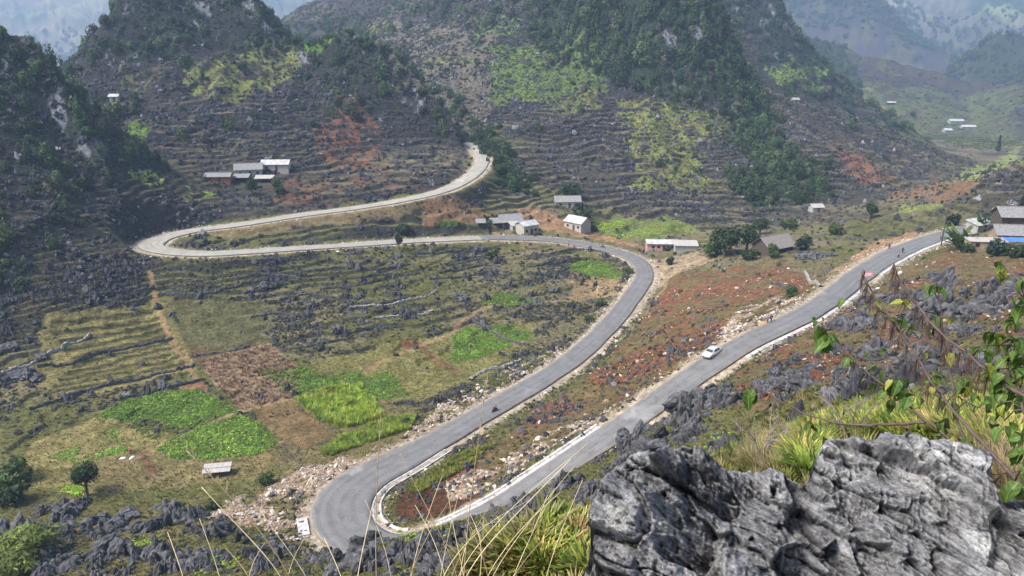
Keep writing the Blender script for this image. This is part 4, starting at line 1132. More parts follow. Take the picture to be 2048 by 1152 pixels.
plot('tall_grass', [(930, 790), (960, 765), (1015, 748), (1030, 760), (960, 788)], 350, .55, [(0.13, 0.16, 0.04), (0.18, 0.18, 0.05)], 'pale green weeds beside the curved pale wall', PC_TUFT, 1.0, 216)
plot('dried_maize', [(400, 725), (540, 690), (600, 745), (590, 795), (480, 820), (430, 770)], 800, .75, [(0.30, 0.20, 0.13), (0.36, 0.27, 0.19), (0.20, 0.13, 0.08)], 'dried brown maize stubble plot in the valley', PC_TUFT, 1.0, 217)
plot('crop_plot', [(1180, 462), (1200, 445), (1240, 440), (1260, 450), (1230, 462)], 220, .5, YG, 'yellow green terrace crop beside the white gabled house', seed=218)
plot('crop_plot', [(1220, 470), (1300, 452), (1380, 452), (1310, 470), (1240, 480)], 330, .5, YG, 'long green terrace crop above the pink building', seed=219)
plot('crop_plot', [(872, 452), (890, 442), (918, 444), (912, 456)], 120, .7, [(0.11, 0.19, 0.035)], 'small green bed on the red earth by the road', seed=220)
plot('weeds', [(760, 1080), (800, 1062), (900, 1058), (960, 1045), (975, 1060), (900, 1090), (800, 1100)], 420, .30, [(0.17, 0.29, 0.04), (0.25, 0.33, 0.05)], 'fresh green weeds at the lip below the near hairpin', seed=221)
plot('weeds', [(180, 1100), (250, 1075), (320, 1070), (330, 1090), (220, 1110)], 200, .32, YG, 'lime green weeds between dark rocks at lower left', seed=222)
plot('weeds', [(360, 1130), (420, 1110), (480, 1115), (470, 1140), (380, 1148)], 200, .30, YG, 'lime green weeds between rocks at the bottom edge', seed=223)

# ------------------------------------------------------------------ limestone rocks, one by one
RK = []
for i in range(8):
    me = mesh_np('limestone_rock', *karst_cluster(310 + i, ICO3, 6 + i % 3, 0.95 + 0.2 * (i % 3))); me.materials.append(M_ROCK); me.shade_flat(); RK.append(me)
RKB = []
for i in range(5):
    me = mesh_np('limestone_rock', *karst_cluster(360 + i, ICO3, 10, .85, 1.05, .42, .46)); me.materials.append(M_ROCK); me.shade_flat(); RKB.append(me)
RKS = []
for i in range(3):
    me = mesh_np('boulder', *karst_cluster(345 + i, ICO4 if i == 0 else ICO3, 7, .8, 1.7, .30, .30)); me.materials.append(M_ROCK); me.shade_flat(); RKS.append(me)
def in_uv(poly, n, seed):
    g = np.random.default_rng(seed); poly = np.array(poly, float)
    out = []
    while len(out) < n:
        u, v = g.uniform(poly[:, 0].min(), poly[:, 0].max()), g.uniform(poly[:, 1].min(), poly[:, 1].max())
        if inpoly(np.array([u]), np.array([v]), poly)[0]:
            out.append((u, v))
    return out, g
MARKS = [((40, 1110), 'the light green fern bush'), ((176, 1000), 'the lone round tree'), ((430, 1020), 'the lower tip of the spoil'), ((270, 1090), 'the lime weeds at lower left'), ((430, 1130), 'the lime weeds on the bottom edge'), ((600, 1060), 'the white slab of the hairpin'), ((330, 1060), 'the dry stalks at lower left'), ((120, 1040), 'the dark bush on the left'), ((560, 1140), 'the left grass tuft'),
         ((760, 1120), 'the upright straw stalk'), ((880, 1075), 'the fresh weeds below the hairpin'), ((960, 1120), 'the fan of dry stalks'), ((1080, 1040), 'the upper road gutter'), ((1110, 1110), 'the yellow fern'), ((1190, 960), 'the left flank of the great boulder'), ((1260, 890), 'the near edge of the upper road'), ((1340, 860), 'the left hump of the great boulder'), ((1440, 890), 'the lime plants behind the boulder'), ((1400, 800), 'the road stretch below the car'), ((1470, 770), 'the red earth below the car'),
         ((1510, 790), 'the leftmost shrub leaf'), ((1560, 750), 'the big split boulder'), ((1640, 700), 'the leaf cluster on the long branch'), ((1690, 650), 'the dark round rock'), ((1750, 600), 'the first dry flower spike'), ((1800, 560), 'the second dry flower spike'), ((1860, 620), 'the bent flower spikes'), ((1900, 540), 'the concrete hut'), ((1990, 530), 'the village awning'), ((1950, 600), 'the upper shrub leaves'), ((2030, 650), 'the dense leaves at the right edge'), ((1880, 700), 'the yellow leaves'), ((1780, 740), 'the middle leaf cluster'), ((1650, 790), 'the twiggy shrubs'), ((1980, 740), 'the lower leaf clusters'), ((1860, 770), 'the yellow fern brow'),
         ((620, 540), 'the pale lower road strand'), ((700, 600), 'the slanting pale wall'), ((780, 560), 'the middle terrace walls'), ((860, 520), 'the roadside slim tree'), ((1000, 520), 'the small valley tree'), ((1050, 560), 'the bend plot'), ((1000, 620), 'the curving footpath'), ((600, 660), 'the brown maize'), ((530, 600), 'the dull green field'), ((900, 610), 'the narrow green plot')]
USED_LABELS = set()
def rock_label(u, v, s, kind):
    (mu, mv), ph = min(MARKS, key=lambda m: math.hypot(m[0][0] - u, m[0][1] - v))
    dx, dy = u - mu, v - mv
    dr = ('just left of' if dx < 0 else 'just right of') if abs(dx) > abs(dy) * 1.3 else ('just above' if dy < 0 else 'just below')
    for sz in ({0: ['small', 'low', 'little', 'squat', 'narrow', 'knobbly'], 1: ['mid-sized', 'slanted', 'broken', 'leaning', 'pointed', 'rugged'], 2: ['large', 'tall', 'bulky', 'broad', 'heavy', 'massive']}[s]):
        lab = '%s %s limestone rock %s %s' % (sz, kind, dr, ph)
        if lab not in USED_LABELS:
            USED_LABELS.add(lab)
            return lab
    return lab
def rocks(poly, n, px, seed, kind, group, block=0.0):
    pts, g = in_uv(poly, n, seed)
    for u, v in pts:
        p = hit(u, v, 16)
        fr, fc = grid_rc(p[0], p[1])
        if RDIST[int(fr), int(fc)] - RHW[RIDX[int(fr), int(fc)]] < 1.2:
            continue
        w = g.uniform(0, 1) ** 1.5
        s = (px[0] + (px[1] - px[0]) * w) / pxm(p) * 0.55
        bl = g.uniform() < block
        one('limestone_rock', (RKB[g.integers(len(RKB))] if bl else RK[g.integers(len(RK))]), (p[0], p[1], p[2] - 0.12 * s), (g.normal(0, .15), g.normal(0, .15), g.uniform(0, 6.28)), (s * g.uniform(.9, 1.4), s, s * g.uniform(.7, 1.25)), rock_label(u, v, 0 if w < .2 else (1 if w < .55 else 2), kind), 'rock', group)
rocks([(0, 1060), (120, 1000), (300, 1010), (420, 1040), (600, 1085), (640, 1152), (0, 1152)], 60, (26, 75), 1, 'jagged dark', 'rocks of the lower left slope', .3)
rocks([(640, 1100), (760, 1100), (950, 1060), (1080, 1000), (1170, 950), (1250, 885), (1350, 800), (1440, 760), (1480, 800), (1400, 880), (1200, 970), (1180, 1060), (1050, 1130), (640, 1152)], 100, (26, 80), 2, 'jagged dark', 'rocks below the boulder', .3)
rocks([(1440, 790), (1560, 720), (1680, 640), (1800, 560), (1950, 540), (2048, 560), (2048, 800), (1800, 790), (1600, 800), (1480, 850)], 62, (24, 80), 3, 'craggy grey', 'rocks of the right-hand slope', .55)
rocks([(560, 520), (900, 490), (1050, 500), (1130, 600), (1000, 640), (880, 620), (700, 690), (560, 700), (480, 620)], 42, (14, 34), 4, 'dark', 'outcrops among the valley terraces', .3)
for u, v, w, lab, k in [(50, 752, 58, 'large black boulder at the end of the pale stone wall on the left', 0), (86, 712, 26, 'smaller black boulder halfway along the pale stone wall', 1), (14, 696, 30, 'dark boulder at the left edge above the pale wall', 2), (1560, 752, 60, 'big dark split boulder on the red slope below the upper road', 0),
                        (1420, 642, 26, 'leaning pale grey rock beyond the parked car', 1), (1625, 515, 50, 'wide black rock beside the grey thatched house', 2), (1668, 512, 26, 'black block of rock above the rubble bank', 0), (1690, 640, 30, 'dark round rock just below the upper road edge', 1), (730, 667, 16, 'brown boulder beside the small terraces in the valley', 2)]:
    p = hit(u, v, 30); s = w / pxm(p) * 0.5
    one('boulder', RKS[k], (p[0], p[1], p[2] - .05 * s), (0, 0, k * 1.3 + u), (s, s * .85, s * .85), lab, 'boulder')

# ------------------------------------------------------------------ trees and bushes one can tell apart
M_LDK = leaf_mat('dark_leaves', (0.030, 0.052, 0.018), 0.45); M_LMD = leaf_mat('mid_leaves', (0.060, 0.095, 0.026), 0.4); M_LLT = leaf_mat('light_leaves', (0.13, 0.17, 0.035), 0.35); M_LBL = leaf_mat('fir_leaves', (0.024, 0.044, 0.026), 0.4)
TREE_M = {}
def tree_meshes(kind):
    if kind in TREE_M:
        return TREE_M[kind]
    sd = 400 + len(TREE_M) * 11
    g = np.random.default_rng(sd)
    if kind == 'bush':
        cr = leafcloud(700, 0.075, sd, 9, (1, 1, .75), .45); th = 0.25; cz = 0.55
    elif kind == 'bush_light':
        cr = leafcloud(600, 0.085, sd, 8, (1, 1, .8), .35); th = 0.25; cz = 0.55
    elif kind == 'fern_bush':
        cr = leafcloud(2600, 0.036, sd, 14, (1, 1, .7), .3, 3.0, .8); th = 0.2; cz = 0.5
    elif kind == 'fir':
        n = 900; t = g.uniform(0, 1, n) ** .8; a = g.uniform(0, 6.28, n); r = (1 - t) * .42 * g.uniform(.5, 1, n)
        V0, F0 = leafcloud(n, 0.07, sd, 6); C = V0.reshape(n, 4, 3); C = C - C.mean(1, keepdims=True)
        C += np.c_[r * np.cos(a), r * np.sin(a), t * 2.0 - .3][:, None, :]
        cr = (C.reshape(-1, 3), F0); th = 0.5; cz = 0.5
    elif kind == 'round':
        cr = leafcloud(2600, 0.055, sd, 22, (1, 1, .95), .5); th = 1.25; cz = 1.75
    else:
        cr = leafcloud(1200, 0.066, sd, 11, (1, 1, 1.05), .45); th = 0.9; cz = 1.35
    c = mesh_np('crown', cr[0] + np.array([0, 0, cz]), cr[1])
    b = MB(); b.tube([(0, 0, -.25), (.03, .02, th * .5), (-.02, .03, th), (.02, 0, th + .45)], [.11, .085, .07, .03], 8)
    for k in range(5):
        a = k * 1.3 + .4; z0 = th * (.6 + .08 * k)
        b.tube([(0, 0, z0), (math.cos(a) * .25, math.sin(a) * .25, z0 + .3), (math.cos(a) * .5, math.sin(a) * .5, z0 + .5)], [.045, .03, .012], 6)
    t = bpy.data.meshes.new('trunk'); t.from_pydata(b.V, [], b.F); t.update(); t.materials.append(M_BARK)
    TREE_M[kind] = (c, t)
    return c, t
def tree(u, v, wpx, kind, mat, label, cat='tree', name='tree', rmin=30, group=None, zs=1.0):
    p = hit(u, v, rmin)
    s = wpx / pxm(p) / 2 * 0.95
    o = thing(name, p, u * 1.7, label, cat, group)
    c, t = tree_meshes(kind)
    key = kind + mat.name
    if key not in TREE_M:
        c2 = c.copy(); c2.materials.clear(); c2.materials.append(mat); TREE_M[key] = c2
    for nm, me in (('crown', TREE_M[key]), ('trunk', t)):
        q = bpy.data.objects.new(nm, me); COL.objects.link(q); q.parent = o; q.scale = (s, s, s * zs)
    return o
tree(176, 992, 58, 'round', M_LDK, 'lone round-crowned dark tree at the edge of the fields', zs=.85)
tree(1450, 512, 78, 'tree', M_LDK, 'broad dark tree left of the grey thatched house', zs=.7)
tree(1492, 505, 62, 'tree', M_LDK, 'dark tree touching the grey thatched house', zs=.8)
tree(1500, 520, 46, 'bush', M_LDK, 'dark bush in front of the grey thatched house', 'bush', 'bush')
tree(1425, 515, 50, 'bush_light', M_LMD, 'mid green bush at the left end of the dark tree clump', 'bush', 'bush')
tree(1740, 440, 30, 'tree', M_LDK, 'small dark tree standing alone above the upper road')
tree(1578, 455, 40, 'bush', M_LMD, 'green bush behind the grey thatched house', 'bush', 'bush')
tree(1670, 468, 34, 'bush_light', M_LMD, 'olive bush right of the grey thatched house', 'bush', 'bush')
tree(798, 500, 20, 'tree', M_LDK, 'slim dark tree on the verge of the pale road', zs=1.5)
tree(808, 468, 44, 'bush', M_LDK, 'dark bushes above the pale road', 'bush', 'bush')
tree(1165, 438, 58, 'bush', M_LDK, 'large dark bush between the two middle houses', 'bush', 'bush', zs=1.2)
tree(1185, 462, 30, 'bush', M_LDK, 'dark bush beside the white gabled house', 'bush', 'bush')
tree(1140, 392, 60, 'bush', M_LDK, 'dark bushes behind the upper grey house', 'bush', 'bush')
tree(505, 392, 30, 'tree', M_LDK, 'dark tree in front of the hillside farmhouse', zs=1.0)
tree(555, 388, 32, 'bush_light', M_LMD, 'green tree below the white hillside house', 'bush', 'bush', zs=1.6)
tree(1000, 348, 44, 'bush', M_LDK, 'dark bush below the upper road bend', 'bush', 'bush')
tree(1032, 366, 48, 'bush', M_LDK, 'larger dark bush below the upper road bend', 'bush', 'bush')
tree(1004, 318, 26, 'bush', M_LDK, 'dark bush at the outer edge of the upper road bend', 'bush', 'bush')
tree(978, 458, 26, 'bush_light', M_LMD, 'yellow green bush left of the middle farm', 'bush', 'bush')
tree(1078, 470, 18, 'bush', M_LMD, 'small bush in front of the white-roofed house', 'bush', 'bush')
tree(985, 520, 36, 'bush_light', M_LMD, 'small green tree in the valley below the pale road', 'bush', 'bush')
tree(1335, 500, 26, 'bush', M_LDK, 'dark bush in front of the pink building', 'bush', 'bush')
tree(1200, 612, 40, 'bush', M_LMD, 'round green bush inside the road bend', 'bush', 'bush')
tree(1177, 642, 30, 'bush', M_LMD, 'green bush on the bank inside the road bend', 'bush', 'bush')
tree(1258, 545, 26, 'bush', M_LMD, 'small bush at the tip of the green plot in the bend', 'bush', 'bush')
tree(1582, 595, 38, 'bush_light', M_LMD, 'spiky green bush on the bank above the upper road', 'bush', 'bush')
tree(1340, 530, 26, 'bush_light', M_LBL, 'grey green bush on the bare earth right of the bend', 'bush', 'bush')
tree(1712, 615, 22, 'bush_light', M_LMD, 'little bush below the upper road edge', 'bush', 'bush')
tree(30, 965, 80, 'bush', M_LMD, 'leafy green bush at the left edge of the fields', 'bush', 'bush')
tree(22, 1005, 70, 'bush', M_LDK, 'dark bush at the left edge below the fields', 'bush', 'bush')
tree(532, 968, 40, 'bush', M_LMD, 'green bush between the field hut and the spoil', 'bush', 'bush', zs=1.2)
tree(424, 1018, 34, 'bush', M_LDK, 'dark green bush at the lower tip of the spoil', 'bush', 'bush')
tree(812, 850, 34, 'bush', M_LDK, 'dark bush on the spoil beside the lower road', 'bush', 'bush')
tree(50, 1110, 120, 'fern_bush', M_LLT, 'light green fern bush in the lower left corner', 'bush', 'bush')
tree(20, 1150, 110, 'fern_bush', M_LLT, 'light green fern bush on the bottom edge at far left', 'bush', 'bush')
tree(1995, 305, 22, 'fir', M_LBL, 'tall dark fir in the far valley on the right', zs=1.2, rmin=300)
tree(2046, 420, 40, 'fir', M_LBL, 'dark fir cut by the right edge above the village', zs=1.0, rmin=120)
tree(212, 60, 26, 'tree', M_LDK, 'lone tree on the skyline of the twin-peaked hill', rmin=250, zs=.9)
tree(160, 140, 20, 'bush', M_LDK, 'small tree on the saddle left of the twin-peaked hill', rmin=250)
tree(225, 235, 60, 'bush', M_LMD, 'green bamboo clump on the shoulder of the left hill', 'bush', 'bush', rmin=200)
tree(1606, 502, 46, 'bush_light', M_LBL, 'grey green bush hiding the right end of the thatched house', 'bush', 'bush')
tree(1545, 516, 34, 'bush_light', M_LMD, 'small tree in front of the thatched gable', 'bush', 'bush', zs=1.3)
tree(1520, 470, 44, 'tree', M_LDK, 'dark tree behind the left gable of the thatched house', zs=.7)
tree(1935, 505, 40, 'bush', M_LDK, 'dark bush in front of the concrete hut', 'bush', 'bush', rmin=100)
tree(1995, 512, 46, 'bush_light', M_LBL, 'grey green bush below the village awning', 'bush', 'bush', rmin=100)
tree(2035, 515, 50, 'bush', M_LDK, 'dark bush at the right edge below the blue awning', 'bush', 'bush', rmin=100)
tree(1990, 452, 36, 'bush', M_LMD, 'bush behind the village sheds', 'bush', 'bush', rmin=100)
tree(1905, 452, 34, 'bush_light', M_LBL, 'thin grey bush behind the tall pole', 'bush', 'bush', rmin=100)
for k, (u, v) in enumerate([(560, 70), (590, 90), (735, 100), (800, 150), (845, 190), (880, 240), (700, 70)]):
    tree(u, v, 24 + 4 * (k % 3), 'bush', M_LDK, '%s dark tree from the left on the ridge descending from the twin-peaked hill' % ('first', 'second', 'fourth', 'fifth', 'sixth', 'rightmost', 'third')[k], rmin=250, group='trees on the descending ridge')
# ------------------------------------------------------------------ buildings
M_RGREY = plain('grey_roof_tiles', (0.20, 0.195, 0.19), 0.85, 0.3, 2.0, 0, 0.4, 8); M_RWHITE = plain('white_sheet_roof', (0.37, 0.37, 0.355), 0.6, 0.35, 0.7); M_RPALE = plain('pale_cement_roof', (0.33, 0.31, 0.28), 0.8, 0.2, 1.5)
M_WCREAM = plain('cream_plaster', (0.36, 0.33, 0.28), 0.9, 0.15, 1.0); M_WGREY = plain('grey_plaster', (0.30, 0.29, 0.27), 0.9, 0.2, 1.0); M_WPINK = plain('pink_plaster', (0.50, 0.27, 0.23), 0.9, 0.15, 1.0); M_WBRICK = plain('red_brick', (0.24, 0.10, 0.06), 0.9, 0.25, 2.0)
M_WOOD = plain('dark_timber', (0.07, 0.055, 0.045), 0.85, 0.3, 3.0); M_THATCH = plain('grey_thatch', (0.21, 0.19, 0.165), 0.95, 0.3, 3.0, 0, 0.6, 9); M_DARKIN = plain('dark_opening', (0.02, 0.02, 0.022), 0.5, 0.1, 1.0); M_BLUE = plain('blue_tarpaulin', (0.07, 0.16, 0.48), 0.5, 0.1, 1.0); M_WBLUE = plain('blue_board', (0.10, 0.15, 0.30), 0.8, 0.15, 1.0)
M_WOCHRE = plain('ochre_plaster', (0.27, 0.21, 0.14), 0.9, 0.25, 1.0)
M_RUST = plain('rusty_sheet', (0.22, 0.10, 0.06), 0.8, 0.3, 2.0)

def house(u, v, wpx, d, h, rise, rz, wallm, roofm, label, name='house', cat='house', rmin=60, over=0.45, door=True, win=2, roof='gable', open_front=False, sink=0.3, group=None):
    """gabled or lean-to building; +x along the ridge, -y the front; u,v is the middle of the front foot"""
    p = hit(u, v, rmin)
    w = wpx / pxm(p)
    f = np.array([math.cos(rz), math.sin(rz)]); nrm = np.array([-math.sin(rz), math.cos(rz)])
    c = p[:2] + nrm * d / 2
    gz = min(float(ground(c[0] + a * f[0] * w / 2 + b_ * nrm[0] * d / 2, c[1] + a * f[1] * w / 2 + b_ * nrm[1] * d / 2)) for a in (-1, 0, 1) for b_ in (-1, 0, 1))
    gz = max(gz, p[2] - 1.2)
    o = thing(name, (c[0], c[1], p[2]), rz, label, cat, group)
    dn = p[2] - gz + sink
    # walls
    if open_front:
        b = MB()
        b.box((0, d / 2 - .08, -dn), (w, .16, h + dn))
        b.build('wall', wallm, o)
        for sx in (-1, 1):
            MB().box((sx * (w / 2 - .1), -d / 2 + .1, -dn), (.18, .18, h + dn)).build('post', M_WOOD, o)
            MB().box((sx * (w / 2 - .08), .1, -dn), (.14, d - .5, h * .55 + dn)).build('side_wall', wallm, o)
    else:
        prof = [(-d / 2, -dn), (d / 2, -dn), (d / 2, h), (0, h + rise), (-d / 2, h)] if roof == 'gable' else [(-d / 2, -dn), (d / 2, -dn), (d / 2, h + rise), (-d / 2, h)]
        b = MB(); b.prism(prof, -w / 2, w / 2)
        b.V = [(y, x, z) for x, y, z in b.V]
        b.build('wall', wallm, o)
    # roof slabs with corrugated courses
    sl = []
    if roof == 'gable':
        for s in (-1, 1):
            sl.append(((s * (d / 2 + over), h - rise * over / (d / 2)), (0, h + rise)))
    else:
        sl.append(((-d / 2 - over, h - rise * over / d), (d / 2 + over, h + rise + rise * over / d)))
    ov = MB()
    for (y0, z0), (y1, z1) in sl:
        n = max(4, int(w / 0.8)); t = .09
        nx = 2 * n + 1
        V = []; F = []
        for j, (yy, zz) in enumerate(((y0, z0), ((y0 + y1) / 2, (z0 + z1) / 2), (y1, z1))):
            for k in range(nx):
                V.append((-w / 2 - over + (w + 2 * over) * k / (nx - 1), yy, zz + .10 + .035 * (k % 2) - .02 * (j == 1)))
        m = len(V)
        V += [(x, y, z - t) for x, y, z in V]
        for j in range(2):
            for k in range(nx - 1):
                a = j * nx + k
                F += [(a, a + 1, a + nx + 1, a + nx), (m + a, m + a + nx, m + a + nx + 1, m + a + 1)]
        for k in range(nx - 1):
            F += [(k, m + k, m + k + 1, k + 1), (2 * nx + k, 2 * nx + k + 1, m + 2 * nx + k + 1, m + 2 * nx + k)]
        for j in range(2):
            F += [(j * nx, (j + 1) * nx, m + (j + 1) * nx, m + j * nx), (j * nx + nx - 1, m + j * nx + nx - 1, m + (j + 1) * nx + nx - 1, (j + 1) * nx + nx - 1)]
        ov.add(V, F)
    r = ov.build('roof', roofm, o)
    if roof == 'gable':
        MB().box((0, 0, h + rise + .10), (w + 2 * over, .22, .09)).build('ridge_cap', roofm, r)
    if not open_front:
        y = -d / 2
        if door:
            q = MB().box((w * .06, y - .02, 0), (.95, .08, min(2.0, h - .25))).build('door', M_WOOD, o)
            MB().box((w * .06 + .33, y - .075, .95), (.08, .04, .12)).build('handle', M_DARKIN, q)
        for k in range(win):
            x = (-w * .3, w * .33, -w * .12, w * .2)[k]
            q = MB().box((x, y - .015, .95), (1.0, .06, .9)).build('window', M_WOOD, o)
            MB().box((x, y - .05, 1.02), (.82, .03, .76)).build('pane', M_DARKIN, q)
    return o
# hillside farm on the twin-peaked hill
house(550, 343, 50, 5, 2.6, 1.3, .05, M_WCREAM, M_RWHITE, 'white-roofed house of the hillside farm, highest of the cluster', rmin=200, win=1)
house(498, 354, 48, 5.5, 2.8, 1.8, .25, M_WGREY, M_RGREY, 'large grey-roofed farmhouse in the middle of the hillside farm', rmin=200)
house(436, 367, 44, 4, 2.2, 1.0, .05, M_WBRICK, M_RGREY, 'grey-roofed shed with red and blue wall at the left of the hillside farm', 'shed', 'shed', rmin=200, win=1)
house(478, 366, 34, 3.2, 1.7, .8, .1, M_WOOD, M_RGREY, 'low open lean-to in front of the grey hillside farmhouse', 'lean_to', 'lean-to', rmin=200, roof='lean', open_front=True, over=.3)
house(528, 366, 32, 3.0, 1.6, .7, .1, M_WOOD, M_RPALE, 'low pale-roofed lean-to right of the dark farm tree', 'lean_to', 'lean-to', rmin=200, roof='lean', open_front=True, over=.3)
house(228, 205, 14, 3, 2.0, .8, .1, M_WCREAM, M_RWHITE, 'tiny white-roofed shed high on the left hill shoulder', 'shed', 'shed', rmin=200, win=0)
# farm by the pale road
house(1024, 456, 44, 6, 2.5, 2.0, .30, M_WGREY, M_RGREY, 'grey tiled farmhouse above the start of the asphalt', rmin=150)
house(1000, 458, 30, 4, 2.0, .9, .28, M_WOOD, M_RGREY, 'low grey lean-to at the left end of the tiled farmhouse', 'lean_to', 'lean-to', rmin=150, roof='lean', open_front=True, over=.3)
house(1040, 462, 32, 3.5, 2.0, .8, .45, M_WGREY, M_RPALE, 'low pale-roofed annex in front of the tiled farmhouse', 'shed', 'shed', rmin=150, roof='lean', win=0)
house(1062, 469, 36, 5, 3.4, 1.1, .65, M_WCREAM, M_RWHITE, 'pale two-storey house with white roof beside the road', rmin=150, win=2)
house(962, 458, 18, 3, 1.8, .7, .1, M_WOOD, M_RGREY, 'small dark shed left of the yellow green bush', 'shed', 'shed', rmin=150, roof='lean', open_front=True, over=.25)
house(1136, 416, 50, 6, 2.6, 1.7, .05, M_WCREAM, M_RGREY, 'grey-roofed house with pale front, highest in the middle hamlet', rmin=180)
house(1158, 418, 18, 2.5, 1.8, .4, .1, M_WGREY, M_RWHITE, 'small white-roofed store beside the highest hamlet house', 'shed', 'shed', rmin=180, roof='lean', win=0, door=False)
house(1145, 460, 42, 6, 3.0, 1.7, -.75, M_WCREAM, M_RWHITE, 'white gabled house standing below the dark bush', rmin=180)
house(1166, 463, 24, 3, 1.9, .6, .2, M_WGREY, M_RWHITE, 'low white-roofed annex of the white gabled house', 'shed', 'shed', rmin=180, roof='lean', win=0, door=False)
house(1324, 502, 58, 4.5, 2.6, .8, -.05, M_WPINK, M_RWHITE, 'pink-walled building with white metal roof by the bend', rmin=150, win=3)
house(1372, 504, 42, 4.0, 2.0, .7, -.08, M_WGREY, M_RPALE, 'long low pale-roofed shed joined to the pink building', 'shed', 'shed', rmin=150, roof='lean', win=0, door=False)
# old house above the upper road
house(1562, 506, 66, 6.5, 2.2, 2.6, .55, M_WOOD, M_THATCH, 'old grey thatched house among dark trees', rmin=120, over=.8)
# far right houses
for u, v, w, lab in [(1914, 247, 24, 'white-roofed house at the top of the far right hamlet'), (1938, 259, 24, 'long white-roofed house at the right of the far hamlet'), (1897, 266, 13, 'small white-roofed shed at the left of the far hamlet')]:
    house(u, v, w, 6, 2.8, 1.6, .05, M_WGREY, M_RWHITE, lab, rmin=300, win=1)
house(1783, 209, 14, 4, 2.2, 1.0, 0, M_WOOD, M_RWHITE, 'tiny white-roofed hut alone on the far terraces', 'hut', 'hut', rmin=300, win=0)
house(1636, 424, 20, 4, 2.0, 1.0, .1, M_WGREY, M_RPALE, 'small grey hut at the foot of the central hill', 'hut', 'hut', rmin=200, win=0)
house(1592, 206, 12, 4, 2.0, 1.0, .1, M_WGREY, M_RPALE, 'tiny grey hut on the terraces right of the central hill', 'hut', 'hut', rmin=300, win=0)
# village at the right edge
house(1975, 502, 58, 3.2, 2.2, .25, -.12, M_WOCHRE, M_RPALE, 'flat-roofed concrete hut behind the banana plants', 'hut', 'hut', rmin=100, roof='lean', win=1, over=.25)
house(2032, 486, 56, 5.5, 2.4, 1.7, -.15, M_WOCHRE, M_RGREY, 'large house with dark gable at the right edge of the village', rmin=100, over=.8)
house(1968, 464, 40, 3.5, 2.3, .9, .5, M_WGREY, M_RWHITE, 'low white-sheeted shed behind the concrete hut', 'shed', 'shed', rmin=100, roof='lean', win=0, over=.4)
house(2040, 456, 60, 6, 3.4, 2.0, -.12, M_WOOD, M_RGREY, 'dark timber house with grey roof at the right edge', rmin=110, over=.7)
# blue tarpaulins
def tarp(u, v, w, d, h, rz, label, rmin):
    p = hit(u, v, rmin); o = thing('tarpaulin', p, rz, label, 'tarpaulin')
    n = 9; V = []; F = []
    for i in range(n):
        for j in range(n):
            x, y = (i / (n - 1) - .5) * w, (j / (n - 1) - .5) * d
            V.append((x, y, h + .5 * y / d - .25 * math.sin(i / (n - 1) * 3.14) * math.sin(j / (n - 1) * 3.14) + .05 * math.sin(i * 2.1 + j)))
    for i in range(n - 1):
        for j in range(n - 1):
            F.append((i * n + j, (i + 1) * n + j, (i + 1) * n + j + 1, i * n + j + 1))
    s = MB().add(V, F).build('sheet', M_BLUE, o, True); s.modifiers.new('t', 'SOLIDIFY').thickness = .02
    for sx in (-1, 1):
        for sy in (-1, 1):
            MB().tube([(sx * w * .49, sy * d * .49, -.4), (sx * w * .49, sy * d * .49, h + .22 * sy + .05)], .05, 6).build('pole', M_WOOD, o)
tarp(2032, 494, 6.5, 3.0, 1.9, -.12, 'bright blue tarpaulin awning at the right edge of the village', 100)
tarp(456, 362, 2.6, 2.0, 2.6, .1, 'small blue tarpaulin between the sheds of the hillside farm', 200)
# field shelter
p = hit(436, 950, 60); o = thing('field_shelter', p, .18, 'small field shelter with tilted white roof near the tall grass', 'shelter')
_w = 48 / pxm(p)
b = MB(); b.box((0, 0, 1.35), (_w, 2.4, .09), 0, 1, (0, 0)); b.V = [(x, y, z + .18 * y) for x, y, z in b.V]
r = b.build('roof', M_RPALE, o)
MB().box((0, -.1, 1.47), (_w * .98, .08, .05)).build('seam', M_WGREY, r)
for sx in (-1, 1):
    for sy in (-1, 1):
        MB().tube([(sx * _w * .44, sy * 1.0, -.4), (sx * _w * .44, sy * 1.0, 1.38 + .18 * sy)], .07, 6).build('post', M_WOOD, o)
MB().box((0, .9, -.3), (_w * .86, .08, 1.5)).build('back_wall', M_WOOD, o)

# ------------------------------------------------------------------ posts and poles
M_POLE = plain('weathered_pole', (0.10, 0.09, 0.08), 0.9, 0.2, 3.0)
def pole(u, v, top, label, rmin=100, arm=True, r=.13):
    p = hit(u, v, rmin); h = (v - top) / pxm(p) * 1.03
    o = thing('utility_pole', p, .3, label, 'pole')
    MB().tube([(0, 0, -.6), (.02, 0, h * .5), (.12, 0, h)], [r * 1.2, r, r * .75], 8).build('shaft', M_POLE, o, True)
    if arm:
        a = MB().box((.1, 0, h * .93), (1.6, .10, .10)).build('crossarm', M_POLE, o)
        for x in (-.55, .1, .7):
            MB().tube([(x, 0, h * .93 + .1), (x, 0, h * .93 + .28)], [.05, .035], 6).build('insulator', M_RWHITE, a)
pole(1882, 492, 372, 'tall pole at the far end of the upper road beside banana plants')
pole(1793, 432, 398, 'thin pole in the field left of the village', arm=False, r=.09)
pole(1962, 428, 372, 'pole rising behind the village sheds', arm=False, r=.1)
pole(1378, 500, 462, 'thin pole beside the pink building', arm=False, r=.08)
pole(1137, 494, 482, 'short post on the verge of the asphalt by the farm', arm=False, r=.12)
for k in range(7):
    u = 1285 + k * 6.2 if k < 5 else (1352 + (k - 5) * 14)
    p = hit(u, 503 + (k % 2), 120)
    o = thing('fence_post', p, .1 * k, '%s white fence post from the left by the pink building' % ('first', 'second', 'third', 'fourth', 'fifth', 'sixth', 'seventh')[k], 'post', 'white fence posts by the pink building')
    MB().box((0, 0, -.2), (.16, .16, 1.35), 0, .9).build('post', M_RWHITE, o)
    MB().box((0, 0, 1.15), (.22, .22, .06)).build('cap', M_RWHITE, o)

